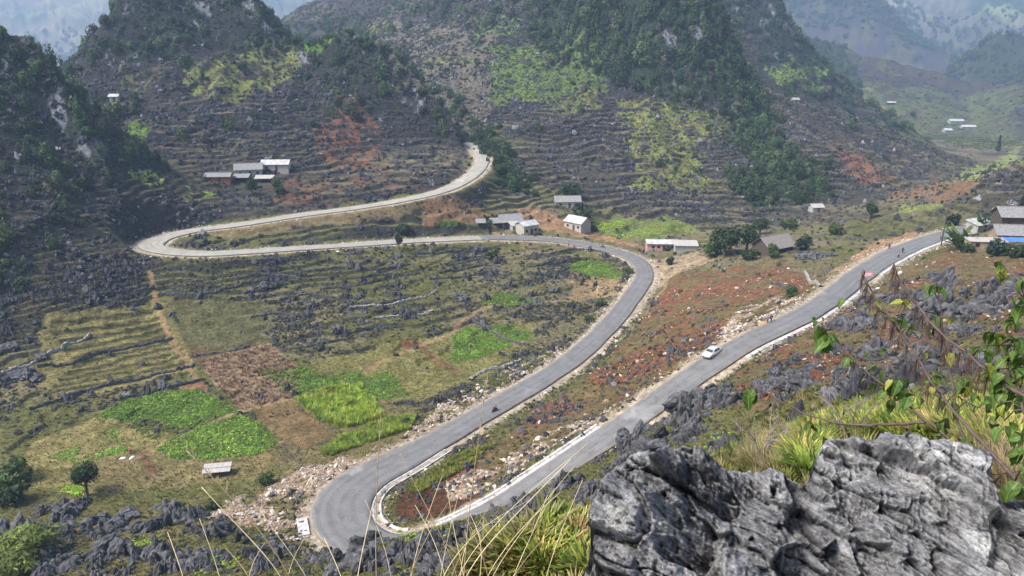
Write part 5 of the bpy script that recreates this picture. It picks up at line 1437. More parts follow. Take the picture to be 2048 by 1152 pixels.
# ------------------------------------------------------------------ banana and agave clumps
def blade_plant(u, v, wpx, n, mat, label, name, cat, rmin=60, droop=.55, w=.10, seed=0, hs=1.0):
    p = hit(u, v, rmin); L = wpx / pxm(p) * .62
    g = np.random.default_rng(900 + seed)
    o = thing(name, p, 0, label, cat)
    shared = None
    for k in range(n):
        a = g.uniform(0, 6.28); el = g.uniform(.35, 1.35); ln = L * g.uniform(.7, 1.1)
        if k < 3 or shared is None:
            V = []; F = []; m = 7
            for i in range(m):
                t = i / (m - 1); wd = w * math.sin(math.pi * min(1, .12 + t * .88)) + .004
                x = t * math.cos(el * (1 - droop * t)); z = hs * (t * math.sin(el) - droop * .5 * t * t)
                V += [(x, -wd, z + wd * .35), (x, 0, z), (x, wd, z + wd * .35)]
            for i in range(m - 1):
                F += [(3 * i, 3 * i + 1, 3 * i + 4, 3 * i + 3), (3 * i + 1, 3 * i + 2, 3 * i + 5, 3 * i + 4)]
            shared = mesh_np('leaf', V, F); shared.materials.append(mat); shared.shade_smooth()
        q = bpy.data.objects.new('leaf', shared); COL.objects.link(q); q.parent = o
        q.rotation_euler = (g.normal(0, .12), g.uniform(-.5, .35), a); q.scale = (ln, ln, ln); q.location = (g.normal(0, .12 * L), g.normal(0, .12 * L), g.uniform(0, .5 * L))
    b = MB()
    for k in range(4):
        x, y = g.normal(0, .12 * L, 2); b.tube([(x, y, -.3), (x * 1.1, y * 1.1, .55 * L)], [.09 * L * .6, .05 * L * .6], 7)
    b.build('stem', M_LMD, o)
    return o
M_BAN = leaf_mat('banana_leaf', (0.085, 0.125, 0.035), 0.4, 0.5, 0.3)
blade_plant(1915, 500, 64, 34, M_BAN, 'large banana clump beside the pole at the road end', 'banana_plant', 'banana plant', 100, seed=1)
blade_plant(1955, 462, 44, 20, M_BAN, 'smaller banana clump behind the concrete hut', 'banana_plant', 'banana plant', 100, seed=2)
blade_plant(1432, 508, 44, 18, M_LMD, 'broad-leaved plant at the left end of the dark trees', 'broad_leaf_plant', 'plant', 100, seed=3)

# ------------------------------------------------------------------ heaps by the road and in the fields
M_PINK = plain('pink_sheeting', (0.55, 0.20, 0.19), 0.6, 0.2, 1.5)
i = int(np.searchsorted(RPAR, 3.0)); p = RC[i] - RN[i] * 1.6
o = thing('pink_sheeting_heap', (p[0], p[1], p[2] + .06), .5, 'crumpled pink sheeting heaped on the upper road behind dry flower spikes', 'heap')
for k in range(4):
    V, F = karst(700 + k, ICO3, .2, (1.0, .7, .5)); b = MB().add(V * .95, F)
    q = b.build('fold', M_PINK, o, True); q.location = (k * .7 - 1, .4 * (k % 2), .05); q.rotation_euler = (0, 0, k)
M_SACK = plain('white_sack', (0.62, 0.60, 0.56), 0.85, 0.12, 2.0)
p = hit(256, 918, 60)
for k, (dx, dy, lab) in enumerate([(-.9, 0, 'left white sack lying by the bent farmer in the field'), (.6, .25, 'right white sack lying by the bent farmer in the field')]):
    V, F = karst(720 + k, ICO3, .05, (1.0, .6, .45))
    q = MB().add(V * .55, F).build('sack', M_SACK, None, True); q.location = (p[0] + dx, p[1] + dy, float(ground(p[0] + dx, p[1] + dy)) + .05); q.rotation_euler = (0, 0, .3 + k)
    put(q, None, lab, 'sack')
M_SAND = plain('orange_sand', (0.42, 0.20, 0.07), 0.95, 0.2, 3.0)
p = hit(1530, 648, 60); V, F = karst(730, ICO3, .0, (1.4, 1.0, .35))
q = MB().add(V * .9, F).build('sand_heap', M_SAND, None, True); q.location = (p[0], p[1], p[2]); put(q, None, 'small heap of orange sand at the road edge near two walkers', 'heap')
p = hit(2020, 425, 110); 
for k in range(26):
    a = rng.normal(0, 2.6, 2); z = float(ground(p[0] + a[0], p[1] + a[1])); s = rng.uniform(.25, .75)
    V, F = karst(740 + k % 4, ICO2, .1, (1, .85, .7))
    me = bpy.data.meshes.get('quarried_block_%d' % (k % 4)) or mesh_np('quarried_block_%d' % (k % 4), V, F)
    if not me.materials: me.materials.append(M_RUB)
    one('quarried_block', me, (p[0] + a[0], p[1] + a[1], z + s * .3 + .6 * math.exp(-(a @ a) / 8)), tuple(rng.normal(0, .5, 3)), (s, s, s), 'pale broken stone block in the heap behind the village', 'stone', 'stone heap behind the village')

# ------------------------------------------------------------------ parked car
def car():
    i = int(np.searchsorted(RPAR, 7.12)); t = RT[i]
    p = RC[i] + RN[i] * (RHW[i] - 0.75)
    o = thing('parked_car', (p[0], p[1], p[2] + .03), math.atan2(t[1], t[0]) + .14, 'silver white saloon car parked on the edge of the upper road', 'car')
    paint, nt, bs = newmat('silver_paint'); bs.inputs['Base Color'].default_value = (.62, .61, .58, 1); bs.inputs['Metallic'].default_value = .3; bs.inputs['Roughness'].default_value = .3
    bs.inputs['Coat Weight'].default_value = .6; nt.links.new(ramp(nt, noise(nt, objco(nt), 3, 3), [(.3, (.58, .57, .54)), (.7, (.66, .65, .62))]), bs.inputs['Base Color'])
    glass, nt, bs = newmat('car_glass'); bs.inputs['Base Color'].default_value = (.03, .04, .045, 1); bs.inputs['Roughness'].default_value = .08; bs.inputs['Specular IOR Level'].default_value = .6
    rub = plain('tyre_rubber', (.02, .02, .02), .85, .1); rim = plain('alloy_rim', (.55, .55, .55), .35, .05, 3, .6); lampm = plain('lamp_lens', (.75, .75, .72), .15, .05); red = plain('tail_lens', (.4, .02, .02), .2, .05); dark = plain('grille_black', (.03, .03, .032), .5, .1)
    # body: cross-sections along the length (x forward)
    secs = [(-2.2, .72, .30, .82), (-2.12, .80, .24, .98), (-1.6, .86, .20, 1.02), (-.8, .88, .18, .98), (.2, .88, .18, .96), (1.0, .88, .19, .92), (1.6, .86, .22, .82), (2.05, .78, .25, .70), (2.22, .66, .32, .58)]
    V = []; F = []; n = 10
    for x, hw, z0, z1 in secs:
        zm = (z0 + z1) / 2
        V += [(x, -hw * .80, z0), (x, -hw * .97, z0 + .12), (x, -hw, zm), (x, -hw * .95, z1 - .07), (x, -hw * .80, z1), (x, hw * .80, z1), (x, hw * .95, z1 - .07), (x, hw, zm), (x, hw * .97, z0 + .12), (x, hw * .80, z0)]
    for i_ in range(len(secs) - 1):
        for k in range(n):
            F.append((i_ * n + k, i_ * n + (k + 1) % n, (i_ + 1) * n + (k + 1) % n, (i_ + 1) * n + k))
    F += [tuple(range(n)), tuple((len(secs) - 1) * n + k for k in range(n))]
    body = MB().add(V, F).build('body', paint, o, True)
    # greenhouse
    cs = [(-1.75, .70, .98), (-1.15, .62, 1.38), (-.55, .60, 1.46), (.1, .60, 1.44), (.55, .62, 1.30), (1.12, .72, .92)]
    V = []; F = []
    for x, hw, z in cs:
        V += [(x, -.80, .90), (x, -hw, z), (x, hw, z), (x, .80, .90)]
    for i_ in range(len(cs) - 1):
        for k in range(3):
            F.append((i_ * 4 + k, i_ * 4 + k + 1, (i_ + 1) * 4 + k + 1, (i_ + 1) * 4 + k))
    MB().add(V, F).build('roof', paint, o, True)
    MB().add([(1.06, -.62, .965), (1.06, .62, .965), (.60, .56, 1.285), (.60, -.56, 1.285)], [(0, 1, 2, 3)]).build('windscreen', glass, o)
    MB().add([(-1.69, -.58, 1.045), (-1.69, .58, 1.045), (-1.2, .53, 1.36), (-1.2, -.53, 1.36)], [(0, 1, 2, 3)]).build('rear_window', glass, o)
    for s in (-1, 1):
        yb, yt = .765 * s, .645 * s
        for x0, x1, x2, x3 in ((-.42, .85, .42, -.36), (-1.4, -.52, -.46, -1.0)):
            MB().add([(x0, yb + .035 * s, .99), (x1, yb + .035 * s, .97), (x2, yt + .035 * s, 1.30), (x3, yt + .035 * s, 1.36)], [(0, 1, 2, 3)]).build('side_window', glass, o)
        MB().box((.62, .93 * s, .93), (.16, .16, .12), 0, .8).build('wing_mirror', paint, o)
        MB().box((2.03, .56 * s, .55), (.24, .30, .14), 0, .85).build('headlight', lampm, o)
        MB().box((-2.13, .62 * s, .70), (.12, .26, .16), 0, .9).build('tail_light', red, o)
        for x in (-1.32, 1.36):
            w = MB().tube([(x, .70 * s, .31), (x, .90 * s, .31)], .31, 18).build('wheel', rub, o, False)
            MB().tube([(x, .88 * s, .31), (x, .915 * s, .31)], [.20, .19], 14).build('rim', rim, w)
        for x in (-.45, .42):
            MB().box((x, .885 * s, .78), (.16, .02, .03)).build('door_handle', dark, o)
    MB().box((2.20, 0, .42), (.10, .80, .12)).build('grille', dark, o)
    MB().box((2.18, 0, .22), (.12, 1.2, .10)).build('bumper', dark, o)
    MB().box((2.262, 0, .33), (.02, .44, .10)).build('number_plate', plain('plate_white', (.7, .7, .68), .5, .05), o)
    return o
car()

# ------------------------------------------------------------------ people
def skin_mesh(name, joints, edges, radii, mat, sub=1):
    me = bpy.data.meshes.new(name); me.from_pydata(joints, edges, []); me.update()
    o = bpy.data.objects.new(name, me); COL.objects.link(o)
    sk = o.modifiers.new('skin', 'SKIN'); sk.use_smooth_shade = True
    for v, r in zip(me.skin_vertices[0].data, radii):
        v.radius = (r, r) if not hasattr(r, '__len__') else r
    me.skin_vertices[0].data[0].use_root = True
    o.modifiers.new('sub', 'SUBSURF').levels = sub
    o.modifiers['sub'].render_levels = sub
    me.materials.append(mat)
    return o
M_SKIN = plain('skin', (.38, .22, .15), .6, .05); M_HAIR = plain('hair', (.015, .012, .01), .6, .1)
CLOTH = {k: plain('cloth_' + k, c, .85, .15, 6) for k, c in dict(navy=(.03, .035, .07), black=(.015, .015, .018), white=(.5, .5, .5), grey=(.16, .16, .17), red=(.28, .05, .05), brown=(.12, .08, .05), purple=(.14, .10, .22), tan=(.35, .24, .15)).items()}
def person(loc, rz, top, legs, label, pose='stand', name='person', scale=1.0, cat='person'):
    if pose == 'bend':
        J = dict(pel=(0, 0, .88), spi=(.22, 0, 1.02), che=(.46, 0, 1.05), nek=(.62, 0, 1.02), hed=(.78, 0, .98))
        arm = lambda s: [(.50, .19 * s, 1.0), (.58, .23 * s, .74), (.70, .17 * s, .52), (.74, .15 * s, .42)]
        leg = lambda s: [(0, .09 * s, .84), (.10, .12 * s, .46), (-.02, .12 * s, .08), (.14, .13 * s, .04)]
    elif pose == 'ride':
        J = dict(pel=(-.1, 0, .80), spi=(-.06, 0, 1.02), che=(.02, 0, 1.25), nek=(.06, 0, 1.40), hed=(.10, 0, 1.54))
        arm = lambda s: [(.03, .19 * s, 1.32), (.20, .27 * s, 1.14), (.44, .27 * s, 1.06), (.52, .26 * s, 1.05)]
        leg = lambda s: [(-.08, .10 * s, .78), (.30, .17 * s, .72), (.12, .17 * s, .36), (.26, .18 * s, .33)]
    elif pose == 'walk':
        J = dict(pel=(0, 0, .92), spi=(0, 0, 1.12), che=(.02, 0, 1.32), nek=(.03, 0, 1.46), hed=(.04, 0, 1.60))
        arm = lambda s: [(.02, .19 * s, 1.38), (-.06 * s, .23 * s, 1.12), (.08 * s, .23 * s, .90), (.12 * s, .22 * s, .82)]
        leg = lambda s: [(0, .09 * s, .88), (.13 * s, .10 * s, .48), (.16 * s - .06, .10 * s, .09), (.30 * s if s > 0 else -.14, .11 * s, .04)]
    else:
        J = dict(pel=(0, 0, .92), spi=(0, 0, 1.12), che=(0, 0, 1.32), nek=(0, 0, 1.46), hed=(.02, 0, 1.60))
        arm = lambda s: [(0, .19 * s, 1.38), (-.02, .24 * s, 1.12), (.05, .24 * s, .90), (.07, .23 * s, .81)]
        leg = lambda s: [(0, .09 * s, .88), (.02, .10 * s, .48), (-.02, .10 * s, .08), (.14, .12 * s, .04)]
    hd = np.array(J['hed']); nk = np.array(J['nek']); ax = (hd - nk) / np.linalg.norm(hd - nk)
    pts = [J['pel'], J['spi'], J['che'], J['nek'], tuple(hd - ax * .03), tuple(hd + ax * .05), tuple(hd + ax * .10)]
    rad = [.13, .12, .14, .055, .078, .088, .05]; ed = [(0, 1), (1, 2), (2, 3), (3, 4), (4, 5), (5, 6)]
    for s in (-1, 1):
        k = len(pts); pts += arm(s); rad += [.06, .045, .035, .04]; ed += [(2, k), (k, k + 1), (k + 1, k + 2), (k + 2, k + 3)]
        # fingers and thumb
        h = np.array(arm(s)[3]); w = np.array(arm(s)[2]); d = (h - w) / np.linalg.norm(h - w)
        for q in range(5):
            off = np.array([.02 * (q - 2), 0.0, 0]); kk = len(pts)
            pts += [tuple(h + d * (.05 if q else .02) + off), tuple(h + d * (.09 if q else .04) + off * 1.3 + np.array([.012, 0, 0]))]; rad += [.009, .008]; ed += [(k + 3, kk), (kk, kk + 1)]
        k = len(pts); pts += leg(s); rad += [.095, .062, .042, .038]; ed += [(0, k), (k, k + 1), (k + 1, k + 2), (k + 2, k + 3)]
    body = skin_mesh(name, pts, ed, rad, M_SKIN)
    body.location = loc; body.rotation_euler = (0, 0, rz); body.scale = (scale,) * 3
    put(body, None, label, cat)
    # jacket, trousers, shoes, hair follow the body
    jp = [J['pel'], J['spi'], J['che'], tuple((np.array(J['che']) * .35 + nk * .65))]; jr = [.150, .145, .165, .075]; je = [(0, 1), (1, 2), (2, 3)]
    for s in (-1, 1):
        k = len(jp); jp += arm(s)[:3]; jr += [.078, .062, .050]; je += [(2, k), (k, k + 1), (k + 1, k + 2)]
    q = skin_mesh('jacket', jp, je, jr, CLOTH[top]); q.parent = body
    lp = [tuple(np.array(J['pel']) + [0, 0, .02])]; lr = [.142]; le = []
    for s in (-1, 1):
        k = len(lp); lp += leg(s)[:3]; lr += [.108, .078, .060]; le += [(0, k), (k, k + 1), (k + 1, k + 2)]
    q = skin_mesh('trousers', lp, le, lr, CLOTH[legs]); q.parent = body
    for s in (-1, 1):
        a, b_ = np.array(leg(s)[2]), np.array(leg(s)[3])
        MB().box(((a[0] + b_[0]) / 2, (a[1] + b_[1]) / 2, b_[2] - .045), (.27, .10, .09), 0, .8).build('shoe', CLOTH['black'], body)
    V, F = ico(2); V = V * np.array([.108, .10, .10]); V[:, 0] -= .018; V = V[:] + (hd + ax * .055)
    q = MB().add(V, F).build('hair', M_HAIR, body, True)
    # face: eyes, nose, mouth
    fx = np.array([ax[2], 0, -ax[0]])
    for s in (-1, 1):
        c = hd + fx * .088 + ax * .03 + np.array([0, .032 * s, 0]); MB().add(ICO2[0] * .011 + c, ICO2[1]).build('eye', M_HAIR, body)
        c = hd + ax * .01 + np.array([0, .088 * s, 0]); MB().add(ICO2[0] * np.array([.012, .008, .022]) + c, ICO2[1]).build('ear', M_SKIN, body)
    MB().add(ICO2[0] * np.array([.014, .010, .018]) + (hd + fx * .092 + ax * .005), ICO2[1]).build('nose', M_SKIN, body)
    MB().add(ICO2[0] * np.array([.006, .024, .006]) + (hd + fx * .084 - ax * .032), ICO2[1]).build('mouth', CLOTH['red'], body)
    return body
def on_road(par, off):
    i = int(np.searchsorted(RPAR, par)); p = RC[i] + RN[i] * off
    return (p[0], p[1], p[2] + .05), math.atan2(RT[i, 1], RT[i, 0])
l, a = on_road(5.35, 2.35); person(l, a + 3.14, 'navy', 'black', 'walker in black, right one of the pair on the upper road', 'walk')
l, a = on_road(5.50, 2.45); person(l, a + 3.14, 'purple', 'navy', 'walker in purple top, left one of the pair on the upper road', 'walk')
l, a = on_road(2.05, -1.2); person(l, a, 'black', 'black', 'walker in black on the white concrete slab', 'walk')
l, a = on_road(2.25, -2.2); person(l, a, 'grey', 'black', 'person in grey at the near end of the white slab', 'stand')
l, a = on_road(2.0, 2.9); person(l, a + 1.2, 'black', 'navy', 'dark figure on the far side of the upper road', 'walk')
l, a = on_road(1.25, -2.0); person(l, a, 'grey', 'navy', 'person in grey at the far end of the upper road', 'stand')
p = hit(262, 908, 60); person(tuple(p), 2.4, 'red', 'brown', 'farmer in red bending over beside white sacks in the field', 'bend')
p = hit(1002, 470, 120); person(tuple(p), 2.4, 'grey', 'navy', 'person in grey standing in the yard of the roadside farm', 'stand')

# ------------------------------------------------------------------ motorbikes
M_BIKE = plain('bike_paint', (.05, .012, .012), .35, .1); M_STEEL = plain('bike_steel', (.25, .25, .26), .35, .1, 3, .7)
def motorbike(par, off, flip, lab_b, lab_r, top):
    l, a = on_road(par, off); a += flip
    o = thing('motorbike', l, a, lab_b, 'motorbike')
    rub = MATS['tyre_rubber']
    for x in (-.62, .64):
        w = MB().tube([(x, -.05, .29), (x, .05, .29)], .29, 16).build('wheel', rub, o)
        MB().tube([(x, -.058, .29), (x, .058, .29)], .18, 12).build('rim', M_STEEL, w)
        MB().box((x, 0, .52), (.44, .13, .035), 0, .9).build('mudguard', M_BIKE, o)
    MB().tube([(-.62, 0, .32), (-.2, 0, .55), (.3, 0, .62), (.46, 0, .86)], [.05, .07, .08, .05], 8).build('frame', M_BIKE, o)
    MB().box((0, 0, .26), (.42, .24, .28), 0, .8).build('engine', M_STEEL, o)
    MB().tube([(.64, .07, .29), (.46, .07, .88)], .025, 6).build('fork', M_STEEL, o); MB().tube([(.64, -.07, .29), (.46, -.07, .88)], .025, 6).build('fork', M_STEEL, o)
    MB().box((-.28, 0, .64), (.78, .26, .12), 0, .85).build('seat', CLOTH['black'], o, False, .02)
    MB().tube([(.40, -.32, 1.02), (.46, -.12, .95), (.46, .12, .95), (.40, .32, 1.02)], .02, 6).build('handlebar', M_STEEL, o)
    MB().box((.56, 0, .80), (.16, .18, .18), 0, .85).build('headlight', MATS['lamp_lens'], o)
    MB().tube([(-.70, -.14, .26), (-.1, -.14, .24)], [.05, .035], 8).build('exhaust', M_STEEL, o)
    person(tuple(l), a, top, 'black', lab_r, 'ride')
motorbike(22.0, 1.3, 0, 'dark motorbike on the lower road near the hairpin', 'rider in black and red on the near motorbike', 'black')
motorbike(29.5, .3, 0, 'small dark motorbike on the asphalt beyond the bend', 'rider in black on the far motorbike', 'black')
# ------------------------------------------------------------------ foreground boulder
def fg_rock():
    cu = [1110, 1140, 1165, 1180, 1192, 1215, 1260, 1300, 1335, 1365, 1400, 1425, 1445, 1480, 1510, 1540, 1575, 1603, 1618, 1632, 1650, 1700, 1740, 1770, 1800, 1840, 1880, 1915, 1950, 1975, 1990, 2005, 2048, 2120, 2250]
    cv = [1500, 1330, 1170, 1080, 1000, 952, 912, 902, 905, 893, 893, 915, 935, 938, 945, 938, 950, 968, 958, 915, 880, 873, 882, 868, 874, 886, 884, 890, 908, 930, 985, 1000, 1000, 1010, 1040]
    nu, nt_ = 480, 290
    us = np.linspace(1110, 2250, nu)
    vc = np.interp(us, cu, cv) + 7.0 * fbm(us / 22, us * 0, 4, 901) + 3.5 * fbm(us / 7, us * 0 + 3, 3, 902)
    dc = np.interp(us, [1110, 1200, 1400, 1600, 1660, 1900, 2010, 2250], [2.55, 2.75, 2.95, 3.0, 3.12, 3.3, 3.1, 3.1])
    db = np.interp(us, [1110, 1400, 1700, 2250], [2.2, 2.25, 2.4, 2.4])
    nf = int(nt_ * .74)
    P = np.zeros((nt_, nu, 3)); 
    for j, u in enumerate(us):
        for i in range(nf):
            t = i / (nf - 1)
            v = vc[j] + (1290 + max(0, vc[j] - 1150) - vc[j]) * t
            d = dc[j] + (db[j] - dc[j]) * (t ** 0.8)
            P[nt_ - nf + i, j] = at_dist(u, v, d)
        c = P[nt_ - nf, j]
        dr = np.array([math.sin(math.atan2(c[0], c[1])), math.cos(math.atan2(c[0], c[1]))])
        for i in range(nt_ - nf):
            t = 1 - i / (nt_ - nf)
            P[i, j] = [c[0] + dr[0] * 0.9 * t, c[1] + dr[1] * 0.9 * t, c[2] - 2.6 * t ** 1.35]
    # relief along the surface normal: bedding ledges running down to the right, pits and ridges
    Nn = np.zeros_like(P) + np.array([-.26, -.72, .64])
    a = P[..., 0]; b = P[..., 2] * CP + P[..., 1] * SP
    s1 = a * .88 - b * .47; s2 = a * .47 + b * .88                 # along / across the bedding
    gg = np.random.default_rng(77)
    q1, q2 = s1.ravel(), s2.ravel()
    def facets(n, stretch, tilt, off, warp, seed):
        """broken rock faces: each cell is a tilted plane, with sharp steps between cells"""
        x = q1 + warp * fbm(q1 * 5, q2 * 5, 3, seed); y = q2 + warp * fbm(q1 * 5 + 9, q2 * 5, 3, seed + 1)
        cx = gg.uniform(q1.min(), q1.max(), n); cy = gg.uniform(q2.min(), q2.max(), n)
        tx = gg.normal(0, tilt, n); ty = gg.normal(0, tilt * 1.5, n); of = gg.normal(0, off, n)
        out = np.empty(len(x))
        for i in range(0, len(x), 8000):
            d = ((x[i:i + 8000, None] - cx) / stretch) ** 2 + (y[i:i + 8000, None] - cy) ** 2
            k = d.argmin(1)
            out[i:i + 8000] = of[k] + tx[k] * (x[i:i + 8000] - cx[k]) + ty[k] * (y[i:i + 8000] - cy[k])
        return out.reshape(s1.shape)
    def soft(D, n):
        for _ in range(n):
            D = (D + np.roll(D, 1, 0) + np.roll(D, -1, 0) + np.roll(D, 1, 1) + np.roll(D, -1, 1)) / 5
        return D
    disp = soft(1.0 * facets(40, 1.6, .24, .022, .16, 921), 3) + soft(1.0 * facets(260, 1.5, .50, .014, .09, 925), 1) + soft(.9 * facets(2200, 1.4, .60, .006, .04, 929), 1)
    disp += .06 * fbm(s1 * 1.6, s2 * 2.4, 3, 907) + .030 * fbm(s1 * 9, s2 * 12, 4, 908) + .024 * ridged(s1 * 15, s2 * 20, 4, 909) + .014 * ridged(s1 * 46, s2 * 58, 2, 912)
    crk = np.abs(fbm(s1 * 1.2 + 4, s2 * 3.2, 4, 911)); disp -= .035 * sstep(.03, .0, crk)
    fade = np.ones(nt_)[:, None] * (1 - .70 * np.exp(-np.abs(np.arange(nt_) - (nt_ - nf)) / 6.0))[:, None]
    P = P + Nn * (disp * fade)[..., None]
    BED = np.stack([s1, s2, P[..., 1] * .3], -1)
    idx = np.arange(nt_ * nu).reshape(nt_, nu)
    F = np.stack([idx[:-1, :-1], idx[1:, :-1], idx[1:, 1:], idx[:-1, 1:]], -1).reshape(-1, 4)
    c0 = np.array([1.4, 2.8, CAMZ - 2.6])
    me = mesh_np('limestone_boulder', P.reshape(-1, 3) - c0, F)
    me.shade_smooth()
    _at = me.attributes.new('bedding', 'FLOAT_VECTOR', 'POINT'); _at.data.foreach_set('vector', BED.astype(np.float32).ravel())
    m, nt, bs = newmat('weathered_limestone')
    co = objco(nt)
    mp = nd(nt, 'ShaderNodeMapping'); mp.inputs['Scale'].default_value = (1.0, 1.4, 1.0)
    nt.links.new(nd(nt, 'ShaderNodeAttribute', attribute_name='bedding').outputs['Vector'], mp.inputs['Vector'])
    n_big = noise(nt, mp.outputs[0], 2.0, 6, .68, .3); n_mid = noise(nt, mp.outputs[0], 8, 7, .72, .35); n_fine = noise(nt, mp.outputs[0], 34, 7, .78, .2); n_dot = noise(nt, co, 110, 4, .7)
    c = ramp(nt, n_big, [(.34, (.11, .11, .116)), (.46, (.21, .21, .217)), (.56, (.34, .34, .34)), (.66, (.52, .515, .495))])
    c = mixc(nt, c, ramp(nt, n_mid, [(.36, .45), (.50, .95), (.64, 1.5)]), 1.0, 'MULTIPLY')
    c = mixc(nt, c, ramp(nt, n_fine, [(.37, .32), (.50, .95), (.63, 1.7)]), 1.0, 'MULTIPLY')
    c = mixc(nt, c, ramp(nt, n_dot, [(.36, .7), (.64, 1.3)]), 1.0, 'MULTIPLY')
    lich = ramp(nt, noise(nt, mp.outputs[0], 3.1, 7, .75, 1.0), [(.58, 0.0), (.68, .75)])
    c = mixc(nt, c, (.50, .47, .385), lich)
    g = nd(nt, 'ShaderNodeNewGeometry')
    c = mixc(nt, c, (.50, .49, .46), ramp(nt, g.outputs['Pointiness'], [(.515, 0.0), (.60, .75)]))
    c = mixc(nt, c, (.018, .018, .02), ramp(nt, g.outputs['Pointiness'], [(.40, .85), (.485, 0.0)]))  # crevice shade put into the colour: concave hollows go near-black
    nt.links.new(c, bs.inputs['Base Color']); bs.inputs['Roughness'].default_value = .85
    ad = nd(nt, 'ShaderNodeMath', operation='ADD'); nt.links.new(n_fine, ad.inputs[0]); nt.links.new(n_mid, ad.inputs[1])
    bump(nt, bs, ad.outputs[0], 1.0, .045)
    me.materials.append(m)
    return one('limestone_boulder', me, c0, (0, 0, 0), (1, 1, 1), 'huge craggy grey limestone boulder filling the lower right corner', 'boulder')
fg_rock()

# ------------------------------------------------------------------ ferny grass round the boulder
PC_FERN = proto_col('fern', [tuft(34, 930 + i, .8, .085) for i in range(5)], M_LEAF_I)
PC_STRAW = proto_col('straw', [tuft(60, 940 + i, .55, .016) for i in range(4)], M_LEAF_I)
def fern(name, uv, n, s, cols, label, seed, rmin=4, rmax=16):
    g = np.random.default_rng(seed); pts = []
    poly = np.array(uv, float)
    while len(pts) < n:
        u, v = g.uniform(poly[:, 0].min(), poly[:, 0].max()), g.uniform(poly[:, 1].min(), poly[:, 1].max())
        if inpoly(np.array([u]), np.array([v]), poly)[0]:
            p = hit(u, v, rmin)
            if np.hypot(p[0], p[1]) < rmax or g.uniform() < .02:
                pts.append(p if np.hypot(p[0], p[1]) < rmax else hit(poly[:, 0].mean(), poly[:, 1].mean(), rmin))
    P = np.array(pts); N = len(P); sc = s * g.uniform(.55, 1.35, N)
    return scatter(name, PC_STRAW if 'straw' in name else PC_FERN, P, rots(g, N, .15), np.c_[sc, sc, sc], tints(g, N, cols), label)
FY = [(0.25, 0.28, 0.045), (0.19, 0.25, 0.04), (0.30, 0.26, 0.07), (0.10, 0.16, 0.03), (0.22, 0.16, 0.07), (0.14, 0.19, 0.035)]
fern('yellow_fern', [(1000, 1152), (1040, 1105), (1090, 1075), (1150, 1050), (1185, 1070), (1180, 1152)], 700, .20, FY, 'yellow green ferny grass left of the foreground boulder', 1)
fern('yellow_fern', [(1590, 950), (1600, 880), (1640, 835), (1700, 810), (1800, 812), (1900, 820), (1990, 830), (2048, 850), (2048, 930), (1980, 930), (1900, 890), (1700, 880), (1640, 900), (1620, 960)], 2300, .22, FY, 'yellow green ferny grass behind the foreground boulder', 2)
fern('dry_straw', [(1480, 950), (1500, 890), (1580, 850), (1620, 900), (1600, 960)], 260, .22, [(0.30, 0.24, 0.13), (0.24, 0.20, 0.10), (0.20, 0.22, 0.07)], 'pale dry grass in the notch behind the boulder', 3)
fern('dry_straw', [(1900, 900), (1990, 840), (2048, 860), (2048, 1000), (1990, 980)], 260, .22, [(0.36, 0.27, 0.16), (0.24, 0.18, 0.10), (0.25, 0.27, 0.09)], 'dry brown grass under the leafy shrub', 4)
fern('ledge_grass', [(900, 1152), (1000, 1110), (1060, 1080), (1100, 1060), (1020, 1152)], 90, .26, [(0.16, 0.17, 0.05), (0.22, 0.2, 0.08)], 'olive grass at the lip beside the yellow fern', 5, rmax=30)

